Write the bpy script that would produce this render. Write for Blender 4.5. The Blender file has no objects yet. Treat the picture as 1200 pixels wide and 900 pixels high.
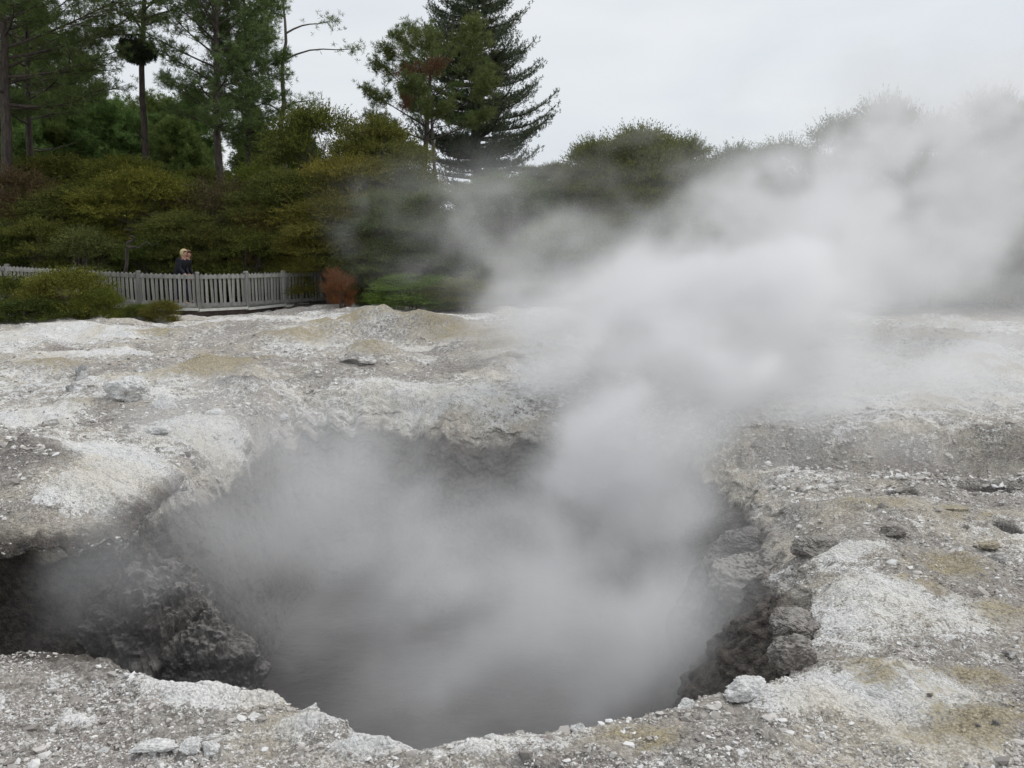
import bpy, math, random
import numpy as np
from mathutils import Vector, Matrix

sc = bpy.context.scene
COL = sc.collection
R_ = math.radians
rng = np.random.default_rng(11)

# ------------------------------------------------------------------ camera
F = 1039.0            # focal length in photo pixels (1200 wide)
HZ = 268.0            # photo row of the horizon
EYE = 2.4
PITCH = math.atan((450 - HZ) / F)
cp, sp = math.cos(PITCH), math.sin(PITCH)


def ray(px, py):
    u, v = (px - 600) / F, (450 - py) / F
    return np.array([u, cp + v * sp, -sp + v * cp])


def W(px, py, z=0.0):                  # the point of the place seen at a pixel, at height z
    d = ray(px, py)
    t = (z - EYE) / d[2]
    return np.array([d[0] * t, d[1] * t, z])


def D(px, py, y):                      # ... or at distance y ahead
    d = ray(px, py)
    t = y / d[1]
    return np.array([d[0] * t, y, EYE + d[2] * t])


cam_d = bpy.data.cameras.new('camera')
cam_d.sensor_width = 36
cam_d.lens = 36 * F / 1200
cam_d.clip_end = 5000
cam = bpy.data.objects.new('camera', cam_d)
COL.objects.link(cam)
cam.location = (0, 0, EYE)
cam.rotation_euler = (math.pi / 2 - PITCH, 0, 0)
sc.camera = cam

# ------------------------------------------------------------------ helpers


def tag(o, label=None, cat=None, group=None, kind=None):
    if label: o['label'] = label
    if cat: o['category'] = cat
    if group: o['group'] = group
    if kind: o['kind'] = kind
    return o


def np_mesh(name, V, faces_list, mats=(), smooth=False):
    """V (n,3); faces_list: list of int arrays (m,k)"""
    me = bpy.data.meshes.new(name)
    V = np.asarray(V, np.float32)
    me.vertices.add(len(V))
    me.vertices.foreach_set('co', V.ravel())
    faces_list = [np.asarray(f, np.int32) for f in faces_list if len(f)]
    nl = sum(f.size for f in faces_list)
    npoly = sum(len(f) for f in faces_list)
    me.loops.add(nl)
    me.polygons.add(npoly)
    me.loops.foreach_set('vertex_index', np.concatenate([f.ravel() for f in faces_list]))
    tot = np.concatenate([np.full(len(f), f.shape[1], np.int32) for f in faces_list])
    st = np.zeros(npoly, np.int32)
    st[1:] = np.cumsum(tot)[:-1]
    me.polygons.foreach_set('loop_start', st)
    me.polygons.foreach_set('use_smooth', np.full(npoly, smooth))
    me.update(calc_edges=True)
    for m in mats:
        me.materials.append(m)
    return me


def link(name, me, parent=None, loc=None):
    o = bpy.data.objects.new(name, me)
    COL.objects.link(o)
    if parent is not None: o.parent = parent
    if loc is not None: o.location = loc
    return o


def empty(name, loc=(0, 0, 0), rz=0.0):
    o = bpy.data.objects.new(name, None)
    o.empty_display_size = 0.2
    COL.objects.link(o)
    o.location = loc
    o.rotation_euler = (0, 0, rz)
    return o


# --- value noise on a wrapped random lattice
_T = np.random.default_rng(5).random((64, 64, 64)).astype(np.float32)


def vnoise(x, y, z):
    xi, yi, zi = np.floor(x), np.floor(y), np.floor(z)
    fx, fy, fz = (x - xi).astype(np.float32), (y - yi).astype(np.float32), (z - zi).astype(np.float32)
    fx, fy, fz = fx * fx * (3 - 2 * fx), fy * fy * (3 - 2 * fy), fz * fz * (3 - 2 * fz)
    x0, y0, z0 = xi.astype(np.int64) & 63, yi.astype(np.int64) & 63, zi.astype(np.int64) & 63
    x1, y1, z1 = (x0 + 1) & 63, (y0 + 1) & 63, (z0 + 1) & 63
    T = _T.ravel()
    a, b = x0 * 4096, x1 * 4096
    c, d = y0 * 64, y1 * 64
    def L(p, q, t): return p + (q - p) * t
    return L(L(L(T[a + c + z0], T[b + c + z0], fx), L(T[a + d + z0], T[b + d + z0], fx), fy),
             L(L(T[a + c + z1], T[b + c + z1], fx), L(T[a + d + z1], T[b + d + z1], fx), fy), fz)


def fbm(x, y, z, freq=1.0, octv=4, gain=0.5, off=0.0, ridge=False):
    x, y, z = np.broadcast_arrays(np.asarray(x, float), np.asarray(y, float), np.asarray(z, float))
    s = np.zeros(x.shape, np.float32); a = 1.0; tot = 0.0; f = freq
    for k in range(octv):
        n = vnoise(x * f + off + 17.3 * k, y * f + 5.1 * k + off, z * f + 9.7 * k)
        n = n * 2 - 1
        if ridge: n = 1 - 2 * np.abs(n)
        s += a * n; tot += a; a *= gain; f *= 2.03
    return s / tot


def smooth(a, b, x):
    t = np.clip((x - a) / (b - a), 0, 1)
    return t * t * (3 - 2 * t)


# ------------------------------------------------------------------ materials


def new_mat(name):
    m = bpy.data.materials.new(name)
    m.use_nodes = True
    nt = m.node_tree
    b = nt.nodes['Principled BSDF']
    return m, nt, b


def N(nt, t, **kw):
    n = nt.nodes.new(t)
    for k, v in kw.items():
        setattr(n, k, v)
    return n


def mixc(nt, fac, a, b, mode='MIX'):
    n = N(nt, 'ShaderNodeMix', data_type='RGBA', blend_type=mode)
    for s, v in ((0, fac), (6, a), (7, b)):
        if hasattr(v, 'is_linked'): nt.links.new(v, n.inputs[s])
        elif s == 0: n.inputs[0].default_value = v
        else: n.inputs[s].default_value = (*v, 1)
    return n.outputs[2]


def math_(nt, op, a, b=None, c=None, clamp=False):
    n = N(nt, 'ShaderNodeMath', operation=op, use_clamp=clamp)
    for i, v in enumerate((a, b, c)):
        if v is None: continue
        if hasattr(v, 'is_linked'): nt.links.new(v, n.inputs[i])
        else: n.inputs[i].default_value = v
    return n.outputs[0]


def ramp(nt, src, lo, hi):
    n = N(nt, 'ShaderNodeMapRange', interpolation_type='SMOOTHSTEP')
    nt.links.new(src, n.inputs[0])
    n.inputs[1].default_value = lo; n.inputs[2].default_value = hi
    return n.outputs[0]


def noise(nt, scale, detail=4, rough=0.55, vec=None, dist=0.0):
    n = N(nt, 'ShaderNodeTexNoise')
    n.inputs['Scale'].default_value = scale
    n.inputs['Detail'].default_value = detail
    n.inputs['Roughness'].default_value = rough
    n.inputs['Distortion'].default_value = dist
    if vec is not None: nt.links.new(vec, n.inputs['Vector'])
    return n.outputs['Fac']


def attr(nt, name):
    n = N(nt, 'ShaderNodeAttribute', attribute_name=name)
    return n.outputs['Fac']


def geo_pos(nt):
    return N(nt, 'ShaderNodeNewGeometry').outputs['Position']


def ground_material():
    m, nt, b = new_mat('sinter_ground')
    P = geo_pos(nt)
    white, tan, dark, wet = attr(nt, 'white'), attr(nt, 'tan'), attr(nt, 'rubble'), attr(nt, 'wet')
    n1 = noise(nt, 2.2, 7, 0.62, P, 0.3)
    n2 = noise(nt, 16, 6, 0.65, P)
    n3 = noise(nt, 70, 4, 0.65, P)
    vor = N(nt, 'ShaderNodeTexVoronoi', feature='F1')
    vor.inputs['Scale'].default_value = 48
    nt.links.new(P, vor.inputs['Vector'])
    vcol = N(nt, 'ShaderNodeSeparateColor')
    nt.links.new(vor.outputs['Color'], vcol.inputs[0])
    # grey gravel with speckle from chip to chip
    g = mixc(nt, ramp(nt, vcol.outputs[0], 0.1, 0.95), (0.25, 0.228, 0.207), (0.57, 0.54, 0.50))
    g = mixc(nt, ramp(nt, n2, 0.35, 0.7), g, (0.39, 0.363, 0.33))
    pinkish = mixc(nt, ramp(nt, n1, 0.45, 0.75), g, mixc(nt, 0.5, g, (0.47, 0.39, 0.35)))
    # white crust, broken by noise
    n4 = noise(nt, 6.0, 6, 0.65, P, 0.6)
    wm = math_(nt, 'ADD', math_(nt, 'MULTIPLY', white, 0.75), math_(nt, 'MULTIPLY', math_(nt, 'SUBTRACT', n2, 0.5), 1.9))
    wm = math_(nt, 'ADD', wm, math_(nt, 'MULTIPLY', math_(nt, 'SUBTRACT', n3, 0.5), 1.5))
    wm = math_(nt, 'ADD', wm, math_(nt, 'MULTIPLY', math_(nt, 'SUBTRACT', n4, 0.5), 1.8))
    wc = mixc(nt, ramp(nt, n1, 0.35, 0.7), (0.90, 0.885, 0.86), (0.78, 0.78, 0.775))
    c = mixc(nt, ramp(nt, wm, 0.34, 0.66), pinkish, wc)
    n5 = noise(nt, 0.9, 6, 0.6, N_off(nt, P), 0.8)
    c = mixc(nt, math_(nt, 'MULTIPLY', ramp(nt, n5, 0.44, 0.66), 0.55), c, (0.68, 0.615, 0.50))       # cream staining
    tm = math_(nt, 'ADD', math_(nt, 'MULTIPLY', tan, 0.8), math_(nt, 'ADD', math_(nt, 'MULTIPLY', math_(nt, 'SUBTRACT', n4, 0.5), 1.7), math_(nt, 'MULTIPLY', math_(nt, 'SUBTRACT', n3, 0.5), 1.1)))
    tc = mixc(nt, ramp(nt, n3, 0.3, 0.7), (0.32, 0.265, 0.165), (0.52, 0.45, 0.30))
    c = mixc(nt, math_(nt, 'MULTIPLY', ramp(nt, tm, 0.3, 0.75), 0.88), c, tc)
    dm = math_(nt, 'ADD', dark, math_(nt, 'MULTIPLY', math_(nt, 'SUBTRACT', n2, 0.5), 0.8))  # rubble tone, and the shade painted into the small holes
    dc = mixc(nt, ramp(nt, n3, 0.3, 0.7), (0.15, 0.138, 0.13), (0.30, 0.285, 0.27))
    c = mixc(nt, ramp(nt, dm, 0.3, 0.75), c, dc)
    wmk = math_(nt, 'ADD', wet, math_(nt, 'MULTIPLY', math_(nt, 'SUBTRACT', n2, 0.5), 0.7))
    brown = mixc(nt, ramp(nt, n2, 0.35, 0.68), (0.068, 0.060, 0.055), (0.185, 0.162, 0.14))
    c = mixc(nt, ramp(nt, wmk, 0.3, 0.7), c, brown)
    cre = math_(nt, 'ABSOLUTE', math_(nt, 'SUBTRACT', n4, 0.5))
    c = mixc(nt, math_(nt, 'MULTIPLY', math_(nt, 'SUBTRACT', 1.0, ramp(nt, cre, 0.0, 0.022)), 0.55), c, (0.17, 0.155, 0.145))      # thin darker lines through the crust
    # fine salt-and-pepper
    sp_ = mixc(nt, 1.0, c, mixc(nt, ramp(nt, n3, 0.25, 0.75), (0.72, 0.72, 0.72), (1.16, 1.16, 1.16)), 'MULTIPLY')
    nt.links.new(sp_, b.inputs['Base Color'])
    b.inputs['Roughness'].default_value = 0.95
    b.inputs['Specular IOR Level'].default_value = 0.2
    bp = N(nt, 'ShaderNodeBump')
    bp.inputs['Strength'].default_value = 0.9
    bp.inputs['Distance'].default_value = 0.03
    hsum = math_(nt, 'ADD', math_(nt, 'MULTIPLY', n2, 1.2), math_(nt, 'MULTIPLY', n3, 0.6))
    hsum = math_(nt, 'SUBTRACT', hsum, math_(nt, 'MULTIPLY', vor.outputs['Distance'], 0.6))
    nt.links.new(hsum, bp.inputs['Height'])
    nt.links.new(bp.outputs[0], b.inputs['Normal'])
    return m


def rock_material(name, c1, c2, scale=6.0, crust=None, top=False):
    m, nt, b = new_mat(name)
    tc = N(nt, 'ShaderNodeTexCoord').outputs['Object']
    n1 = noise(nt, scale, 7, 0.65, tc, 0.4)
    n2 = noise(nt, scale * 7, 5, 0.65, tc)
    c = mixc(nt, ramp(nt, n1, 0.3, 0.7), c1, c2)
    c = mixc(nt, 1.0, c, mixc(nt, ramp(nt, n2, 0.25, 0.75), (0.62, 0.62, 0.62), (1.2, 1.2, 1.2)), 'MULTIPLY')
    if crust:
        n3 = noise(nt, scale * 0.7, 6, 0.6, tc)
        c = mixc(nt, ramp(nt, n3, 0.5, 0.62), c, crust)
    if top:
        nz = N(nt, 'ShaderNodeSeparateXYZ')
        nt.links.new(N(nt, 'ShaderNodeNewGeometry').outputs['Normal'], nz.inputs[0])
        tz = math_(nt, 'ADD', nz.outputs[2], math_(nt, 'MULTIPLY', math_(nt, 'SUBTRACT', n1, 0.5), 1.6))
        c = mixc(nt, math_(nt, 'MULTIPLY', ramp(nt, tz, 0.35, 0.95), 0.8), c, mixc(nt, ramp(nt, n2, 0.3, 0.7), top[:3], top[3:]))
    nt.links.new(c, b.inputs['Base Color'])
    b.inputs['Roughness'].default_value = 0.92
    b.inputs['Specular IOR Level'].default_value = 0.25
    bp = N(nt, 'ShaderNodeBump')
    bp.inputs['Strength'].default_value = 0.8
    bp.inputs['Distance'].default_value = 0.03
    nt.links.new(math_(nt, 'ADD', n1, math_(nt, 'MULTIPLY', n2, 0.5)), bp.inputs['Height'])
    nt.links.new(bp.outputs[0], b.inputs['Normal'])
    return m


def gravel_material():
    m, nt, b = new_mat('gravel_chips')
    g = N(nt, 'ShaderNodeNewGeometry')
    r = g.outputs['Random Per Island']
    n1 = noise(nt, 3.0, 5, 0.6, g.outputs['Position'])
    c = mixc(nt, ramp(nt, r, 0.0, 0.8), (0.27, 0.25, 0.232), (0.58, 0.556, 0.525))
    c = mixc(nt, ramp(nt, r, 0.72, 0.86), c, (0.74, 0.73, 0.715))
    c = mixc(nt, math_(nt, 'MULTIPLY', ramp(nt, n1, 0.5, 0.8), 0.5), c, (0.45, 0.37, 0.33))
    nt.links.new(c, b.inputs['Base Color'])
    b.inputs['Roughness'].default_value = 0.9
    b.inputs['Specular IOR Level'].default_value = 0.25
    return m


def leaf_material(name, c1, c2, c3, dead=0.06, deadc=(0.11, 0.065, 0.03), trans=0.25):
    """leaf colour varies from leaf to leaf and by clump; the object's own colour tints it"""
    m, nt, b = new_mat(name)
    g = N(nt, 'ShaderNodeNewGeometry')
    oi = N(nt, 'ShaderNodeObjectInfo')
    tc = N(nt, 'ShaderNodeTexCoord').outputs['Object']
    n1 = noise(nt, 1.1, 3, 0.55, tc)
    r = g.outputs['Random Per Island']
    c = mixc(nt, ramp(nt, n1, 0.35, 0.65), c1, c2)
    c = mixc(nt, ramp(nt, r, 0.45, 1.0), c, c3)
    n2 = noise(nt, 0.9, 3, 0.6, N_off(nt, tc))
    c = mixc(nt, ramp(nt, math_(nt, 'ADD', n2, math_(nt, 'MULTIPLY', r, 0.12)), 0.80 - dead, 0.88 - dead), c, deadc)
    c = mixc(nt, 1.0, c, oi.outputs['Color'], 'MULTIPLY')
    nt.links.new(c, b.inputs['Base Color'])
    b.inputs['Roughness'].default_value = 0.75
    b.inputs['Specular IOR Level'].default_value = 0.2
    tr = N(nt, 'ShaderNodeBsdfTranslucent')
    nt.links.new(c, tr.inputs['Color'])
    mx = N(nt, 'ShaderNodeMixShader')
    mx.inputs[0].default_value = trans
    nt.links.new(b.outputs[0], mx.inputs[1])
    nt.links.new(tr.outputs[0], mx.inputs[2])
    nt.links.new(mx.outputs[0], nt.nodes['Material Output'].inputs['Surface'])
    return m


def N_off(nt, vec):
    v = N(nt, 'ShaderNodeVectorMath', operation='ADD')
    nt.links.new(vec, v.inputs[0])
    v.inputs[1].default_value = (31.7, 12.1, 5.3)
    return v.outputs[0]


def bark_material(name, c1, c2):
    m, nt, b = new_mat(name)
    tc = N(nt, 'ShaderNodeTexCoord').outputs['Object']
    mp = N(nt, 'ShaderNodeMapping')
    mp.inputs['Scale'].default_value = (1, 1, 0.25)
    nt.links.new(tc, mp.inputs['Vector'])
    n1 = noise(nt, 14, 6, 0.65, mp.outputs[0])
    nt.links.new(mixc(nt, ramp(nt, n1, 0.3, 0.7), c1, c2), b.inputs['Base Color'])
    b.inputs['Roughness'].default_value = 0.9
    bp = N(nt, 'ShaderNodeBump'); bp.inputs['Strength'].default_value = 0.8; bp.inputs['Distance'].default_value = 0.03
    nt.links.new(n1, bp.inputs['Height']); nt.links.new(bp.outputs[0], b.inputs['Normal'])
    return m


def plain_material(name, c1, c2, scale=8, rough=0.8, stretch=(1, 1, 1)):
    m, nt, b = new_mat(name)
    tc = N(nt, 'ShaderNodeTexCoord').outputs['Object']
    mp = N(nt, 'ShaderNodeMapping'); mp.inputs['Scale'].default_value = stretch
    nt.links.new(tc, mp.inputs['Vector'])
    oi = N(nt, 'ShaderNodeObjectInfo')
    n1 = noise(nt, scale, 5, 0.6, mp.outputs[0])
    c = mixc(nt, ramp(nt, n1, 0.3, 0.7), c1, c2)
    c = mixc(nt, 1.0, c, mixc(nt, oi.outputs['Random'], (0.68, 0.68, 0.67), (1.14, 1.14, 1.12)), 'MULTIPLY')
    nt.links.new(c, b.inputs['Base Color'])
    b.inputs['Roughness'].default_value = rough
    b.inputs['Specular IOR Level'].default_value = 0.3
    return m


MG = ground_material()
M_gravel = gravel_material()
M_white = rock_material('white_sinter_rock', (0.80, 0.79, 0.77), (0.60, 0.60, 0.595), 7)
M_blue = rock_material('blue_grey_rock', (0.50, 0.50, 0.495), (0.24, 0.235, 0.225), 5, (0.72, 0.72, 0.715))
M_grey = rock_material('grey_rubble_rock', (0.30, 0.285, 0.27), (0.48, 0.465, 0.44), 7, (0.62, 0.61, 0.595))
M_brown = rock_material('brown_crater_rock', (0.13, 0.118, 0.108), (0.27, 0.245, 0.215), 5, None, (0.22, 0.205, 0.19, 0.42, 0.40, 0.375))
M_tan = rock_material('tan_crust_rock', (0.33, 0.285, 0.21), (0.50, 0.455, 0.36), 6)
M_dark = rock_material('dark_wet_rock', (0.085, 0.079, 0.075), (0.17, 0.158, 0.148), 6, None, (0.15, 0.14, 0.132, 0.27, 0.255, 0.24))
M_manuka = leaf_material('manuka_leaves', (0.070, 0.088, 0.020), (0.120, 0.136, 0.028), (0.235, 0.235, 0.05), 0.03)
M_scrub = leaf_material('brown_scrub_leaves', (0.095, 0.085, 0.035), (0.115, 0.095, 0.042), (0.18, 0.145, 0.075), 0.06, (0.15, 0.105, 0.065))
M_rust = leaf_material('rust_dead_leaves', (0.23, 0.085, 0.032), (0.15, 0.072, 0.028), (0.32, 0.14, 0.052), 0.06, (0.10, 0.09, 0.035))
M_pine = leaf_material('pine_needles', (0.080, 0.120, 0.046), (0.125, 0.170, 0.065), (0.185, 0.225, 0.098), 0.03, (0.13, 0.08, 0.04), 0.3)
M_pinebrown = leaf_material('brown_dead_needles', (0.16, 0.085, 0.045), (0.20, 0.11, 0.06), (0.23, 0.13, 0.075), 0.0)
M_fir = leaf_material('fir_needles', (0.068, 0.092, 0.052), (0.092, 0.118, 0.066), (0.13, 0.155, 0.09), -0.2, trans=0.2)
M_bark = bark_material('pine_bark', (0.035, 0.028, 0.024), (0.10, 0.08, 0.066))
M_greybark = bark_material('grey_bark', (0.09, 0.075, 0.065), (0.19, 0.16, 0.14))
M_wood = plain_material('weathered_grey_wood', (0.235, 0.23, 0.218), (0.38, 0.375, 0.355), 9, 0.85, (1, 1, 0.2))
M_woodlight = plain_material('pale_deck_edge', (0.50, 0.50, 0.47), (0.62, 0.62, 0.58), 6, 0.85)
M_wooddark = plain_material('dark_bearer_timber', (0.035, 0.03, 0.028), (0.085, 0.06, 0.048), 4, 0.7)

# ------------------------------------------------------------------ the ground with its crater
CX, CY = -1.2, 5.8
# photo pixel of the rim, its height, width of the wall slope, undercut of the wall
RIM = [  # ..., lip width, lip drop
    (-330, 740, 0.0, 0.4, 0.2, .12, .04), (-200, 765, 0.0, 0.35, 0.1, .12, .04), (0, 766, 0.0, 0.35, 0.1, .12, .04), (70, 771, 0.0, 0.35, 0.1, .12, .04), (140, 784, 0.0, 0.35, 0.1, .12, .04), (240, 788, 0.02, 0.35, 0.1, .12, .04),
    (315, 795, 0.02, 0.35, 0.1, .12, .04), (370, 822, 0.0, 0.35, 0.1, .12, .04), (420, 852, 0.0, 0.35, 0.1, .12, .04), (480, 873, 0.0, 0.35, 0.1, .12, .04),
    (560, 869, 0.0, 0.35, 0.1, .12, .04), (640, 853, 0.0, 0.35, 0.1, .12, .04), (700, 846, 0.0, 0.35, 0.1, .12, .04), (760, 833, 0.0, 0.35, 0.1, .12, .04),
    (820, 819, 0.0, 0.35, 0.1, .12, .04), (880, 798, 0.0, 0.35, 0.15, .12, .04), (930, 765, 0.02, 0.5, 0.12, .16, .06), (948, 725, 0.03, 1.0, 0.1, .3, .1),
    (955, 680, 0.03, 1.4, 0.0, .4, .12), (945, 640, 0.02, 1.6, 0.0, .4, .14), (925, 600, 0.0, 1.6, 0.0, .5, .16), (905, 560, 0.0, 1.6, 0.0, .5, .16),
    (870, 525, 0.0, 1.6, 0.0, .5, .2), (830, 500, 0.0, 1.8, 0.0, .6, .25), (770, 484, 0.0, 2.0, 0.0, .6, .25), (690, 474, 0.0, 2.1, 0.0, .7, .3),
    (600, 474, 0.0, 2.1, 0.0, .7, .3), (530, 478, 0.0, 2.0, 0.0, .7, .3), (440, 458, 0.0, 2.2, 0.0, .7, .3), (350, 464, 0.0, 2.2, 0.0, .7, .3),
    (290, 500, 0.0, 1.9, 0.0, .6, .25), (225, 547, 0.0, 1.5, 0.0, .5, .2), (190, 582, 0.0, 1.1, 0.1, .45, .18), (150, 610, 0.0, 0.7, 0.25, .45, .2),
    (115, 630, 0.0, 0.5, 0.4, .5, .2), (60, 628, 0.0, 0.45, 0.55, .55, .2), (0, 632, 0.0, 0.45, 0.55, .55, .2), (-120, 645, 0.0, 0.45, 0.4, .55, .2), (-300, 700, 0.0, 0.4, 0.3, .4, .2),
]
rt = []
for px, py, z, w, uc, lw, ld in RIM:
    p = W(px, py, z)
    dx, dy = p[0] - CX, p[1] - CY
    rt.append((math.atan2(dy, dx), math.hypot(dx, dy), z, w, uc, lw, ld))
rt.sort()
rt = np.array(rt)
_k = 60
_th = np.concatenate([rt[:, 0] - 2 * np.pi, rt[:, 0], rt[:, 0] + 2 * np.pi])


def rim_at(th, col):
    v = np.concatenate([rt[:, col]] * 3)
    s = 0
    for o in np.linspace(-0.035, 0.035, 5):
        s = s + np.interp(th + o, _th, v)
    return s / 5


def rim_R(th):
    R = rim_at(th, 1)
    x, y = CX + R * np.cos(th), CY + R * np.sin(th)
    return R + 0.06 * fbm(x, y, 0, 1.6, 3) + 0.055 * fbm(x, y, 3, 6, 5, 0.62)


# mounds: pixel, foot radius in m (x, y), height, tan, white, rubble
MOUNDS = [
    (60, 432, 0.95, 0.8, 0.16, 0.9, 0, 0), (240, 440, 1.0, 0.9, 0.22, 0.95, 0, 0), (300, 428, 0.9, 0.7, 0.10, 0.8, 0, 0.1),
    (430, 422, 0.75, 0.8, 0.34, 0.75, 0, 0.3), (85, 392, 1.5, 0.9, 0.24, 0, 0.9, 0), (445, 393, 1.9, 1.1, 0.36, 0.45, 0.6, 0),
    (395, 392, 1.0, 0.7, 0.12, 0.9, 0, 0), (500, 396, 1.0, 0.8, 0.22, 0.75, 0, 0), (640, 388, 2.4, 1.3, 0.30, 0.45, 0.2, 0.1), (590, 412, 1.0, 0.8, 0.2, 0.6, 0, 0),
    (560, 402, 1.2, 1.0, 0.16, 0.7, 0.0, 0), (190, 392, 1.2, 0.7, 0.12, 0.8, 0, 0), (340, 400, 1.1, 0.7, 0.10, 0.75, 0, 0),
    (300, 463, 0.7, 0.5, 0.16, 0, 0.1, 0.5), (170, 470, 0.6, 0.5, 0.15, 0, 0.7, 0.2), (100, 480, 0.7, 0.4, 0.12, 0.6, 0.2, 0.1),
    (570, 430, 1.2, 0.8, 0.14, 0.4, 0.0, 0.3), (650, 420, 1.4, 0.9, 0.16, 0.7, 0.0, 0.1), (700, 450, 1.0, 0.8, 0.12, 0.5, 0, 0.2),
    (1150, 445, 1.6, 0.9, 0.22, 0.75, 0, 0), (980, 430, 1.8, 1.0, 0.2, 0.4, 0.4, 0), (1110, 415, 1.6, 1.0, 0.2, 0.2, 0.6, 0), (1060, 470, 1.2, 0.5, 0.12, 0.3, 0.5, 0),
    (850, 420, 1.6, 1.0, 0.2, 0.5, 0.3, 0),
    (1040, 795, 0.34, 0.22, 0.09, 0.95, 0, 0), (1160, 790, 0.3, 0.2, 0.06, 0.9, 0, 0), (1170, 845, 0.42, 0.3, 0.05, 0.95, 0, 0),
    (1120, 870, 0.3, 0.2, 0.02, 0.8, 0.2, 0), (770, 885, 0.24, 0.16, 0.03, 0.9, 0, 0), (730, 870, 0.18, 0.12, 0.03, 0.7, 0, 0.1),
    (1110, 660, 0.45, 0.4, 0.05, 0.9, 0, 0), (1140, 610, 0.5, 0.3, 0.05, 0.75, 0, 0), (1190, 720, 0.4, 0.4, 0.06, 0.7, 0, 0), (1080, 690, 0.25, 0.3, 0.02, 0.75, 0, 0.0),
    (1010, 598, 0.6, 0.4, 0.12, 0.7, 0, 0.3), (980, 650, 0.35, 0.3, 0.05, 0, 0.9, 0), (1060, 720, 0.7, 0.4, 0.05, 0, 0.8, 0), (1010, 690, 0.35, 0.3, 0.05, 0.2, 0.5, 0.1),
    (1000, 820, 0.5, 0.22, 0.02, 0, 1.0, 0), (930, 835, 0.25, 0.15, 0.02, 0, 0.7, 0), (1080, 810, 0.35, 0.18, 0.0, 0, 0.9, 0),
    (300, 800, 0.5, 0.10, 0.05, 0, 1.1, 0), (360, 842, 0.22, 0.12, 0.05, 0, 1.1, 0), (430, 875, 0.25, 0.10, 0.04, 0, 1.1, 0), (240, 805, 0.35, 0.12, 0.03, 0, 0.9, 0), (20, 775, 0.4, 0.15, 0.03, 0, 0.5, 0), (110, 830, 0.12, 0.05, 0.01, 0, 0.6, 0), (240, 850, 0.18, 0.06, 0.0, 0, 0.6, 0), (330, 868, 0.2, 0.08, 0.0, 0, 0, 0.5),
    (560, 878, 0.3, 0.12, 0.02, 0, 0.7, 0), (660, 862, 0.3, 0.10, 0.02, 0, 0.6, 0), (860, 815, 0.3, 0.10, 0.03, 0, 0.7, 0), (640, 890, 0.3, 0.08, 0.0, 0.1, 0.1, 0.5),
    (110, 590, 0.45, 0.5, 0.06, 0, 1.2, 0), (30, 570, 0.9, 0.7, 0.10, 0.3, -0.6, 0.7), (140, 560, 0.5, 0.5, 0.04, 0, 0.9, 0), (200, 520, 0.6, 0.5, 0.05, 0, 1.4, 0), (245, 505, 0.7, 0.5, 0.05, 0, 1.4, 0), (30, 490, 0.7, 0.5, 0.05, 0, 1.0, 0),
    (110, 555, 0.5, 0.3, 0.0, 0, 0.9, 0), (490, 460, 0.9, 0.5, 0.05, 0, 1.4, 0), (540, 468, 0.8, 0.4, 0.05, 0, 0.9, 0), (450, 452, 0.6, 0.4, 0.05, 0, 0.8, 0),
    (260, 458, 1.0, 0.6, 0.05, 0, -0.3, 0.5), (355, 446, 1.2, 0.7, 0.08, 0, -0.2, 0.4), (425, 436, 0.8, 0.6, 0.08, 0.2, -0.2, 0.35), (560, 438, 1.1, 0.8, 0.05, 0.1, -0.2, 0.35),
    (490, 407, 0.9, 0.25, -0.03, 0, 1.1, 0), (110, 415, 1.2, 0.5, 0.05, 0, 0.8, 0), (20, 400, 1.2, 0.6, 0.05, 0, 0.7, 0), (250, 378, 2.2, 1.0, 0.0, 0, 0.6, 0), (370, 380, 1.6, 1.0, 0.0, 0, 0.6, 0), (160, 415, 1.0, 0.5, 0.0, 0, 0.7, 0),
    (530, 382, 1.0, 0.7, 0.08, 0.1, 0.7, 0), (930, 455, 0.8, 0.3, 0.02, 0, 0.9, 0), (1000, 480, 1.2, 0.4, 0.1, 0, 0.7, 0), (1180, 470, 0.8, 0.4, 0.05, 0, 0.7, 0),
]
PITS = [  # pixel, half sizes, depth, strength of the shade painted into the hole
    (1057, 577, 0.13, 0.10, 0.22, 0.9), (1150, 568, 0.30, 0.13, 0.20, 0.9), (1180, 619, 0.10, 0.07, 0.10, 0.9), (128, 520, 0.20, 0.26, 0.20, 1.0), (60, 500, 0.2, 0.12, 0.12, 0.6),
    (1175, 590, 0.12, 0.06, 0.06, 0.6), (75, 408, 0.35, 0.14, 0.1, 0.4),
]
MW = [(W(a, b, 0.0), *r) for a, b, *r in MOUNDS]
PW = [(W(a, b, 0.0), *r) for a, b, *r in PITS]
P2 = W(1095, 531, 0.0)                       # the shallower second pit on the right


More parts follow.
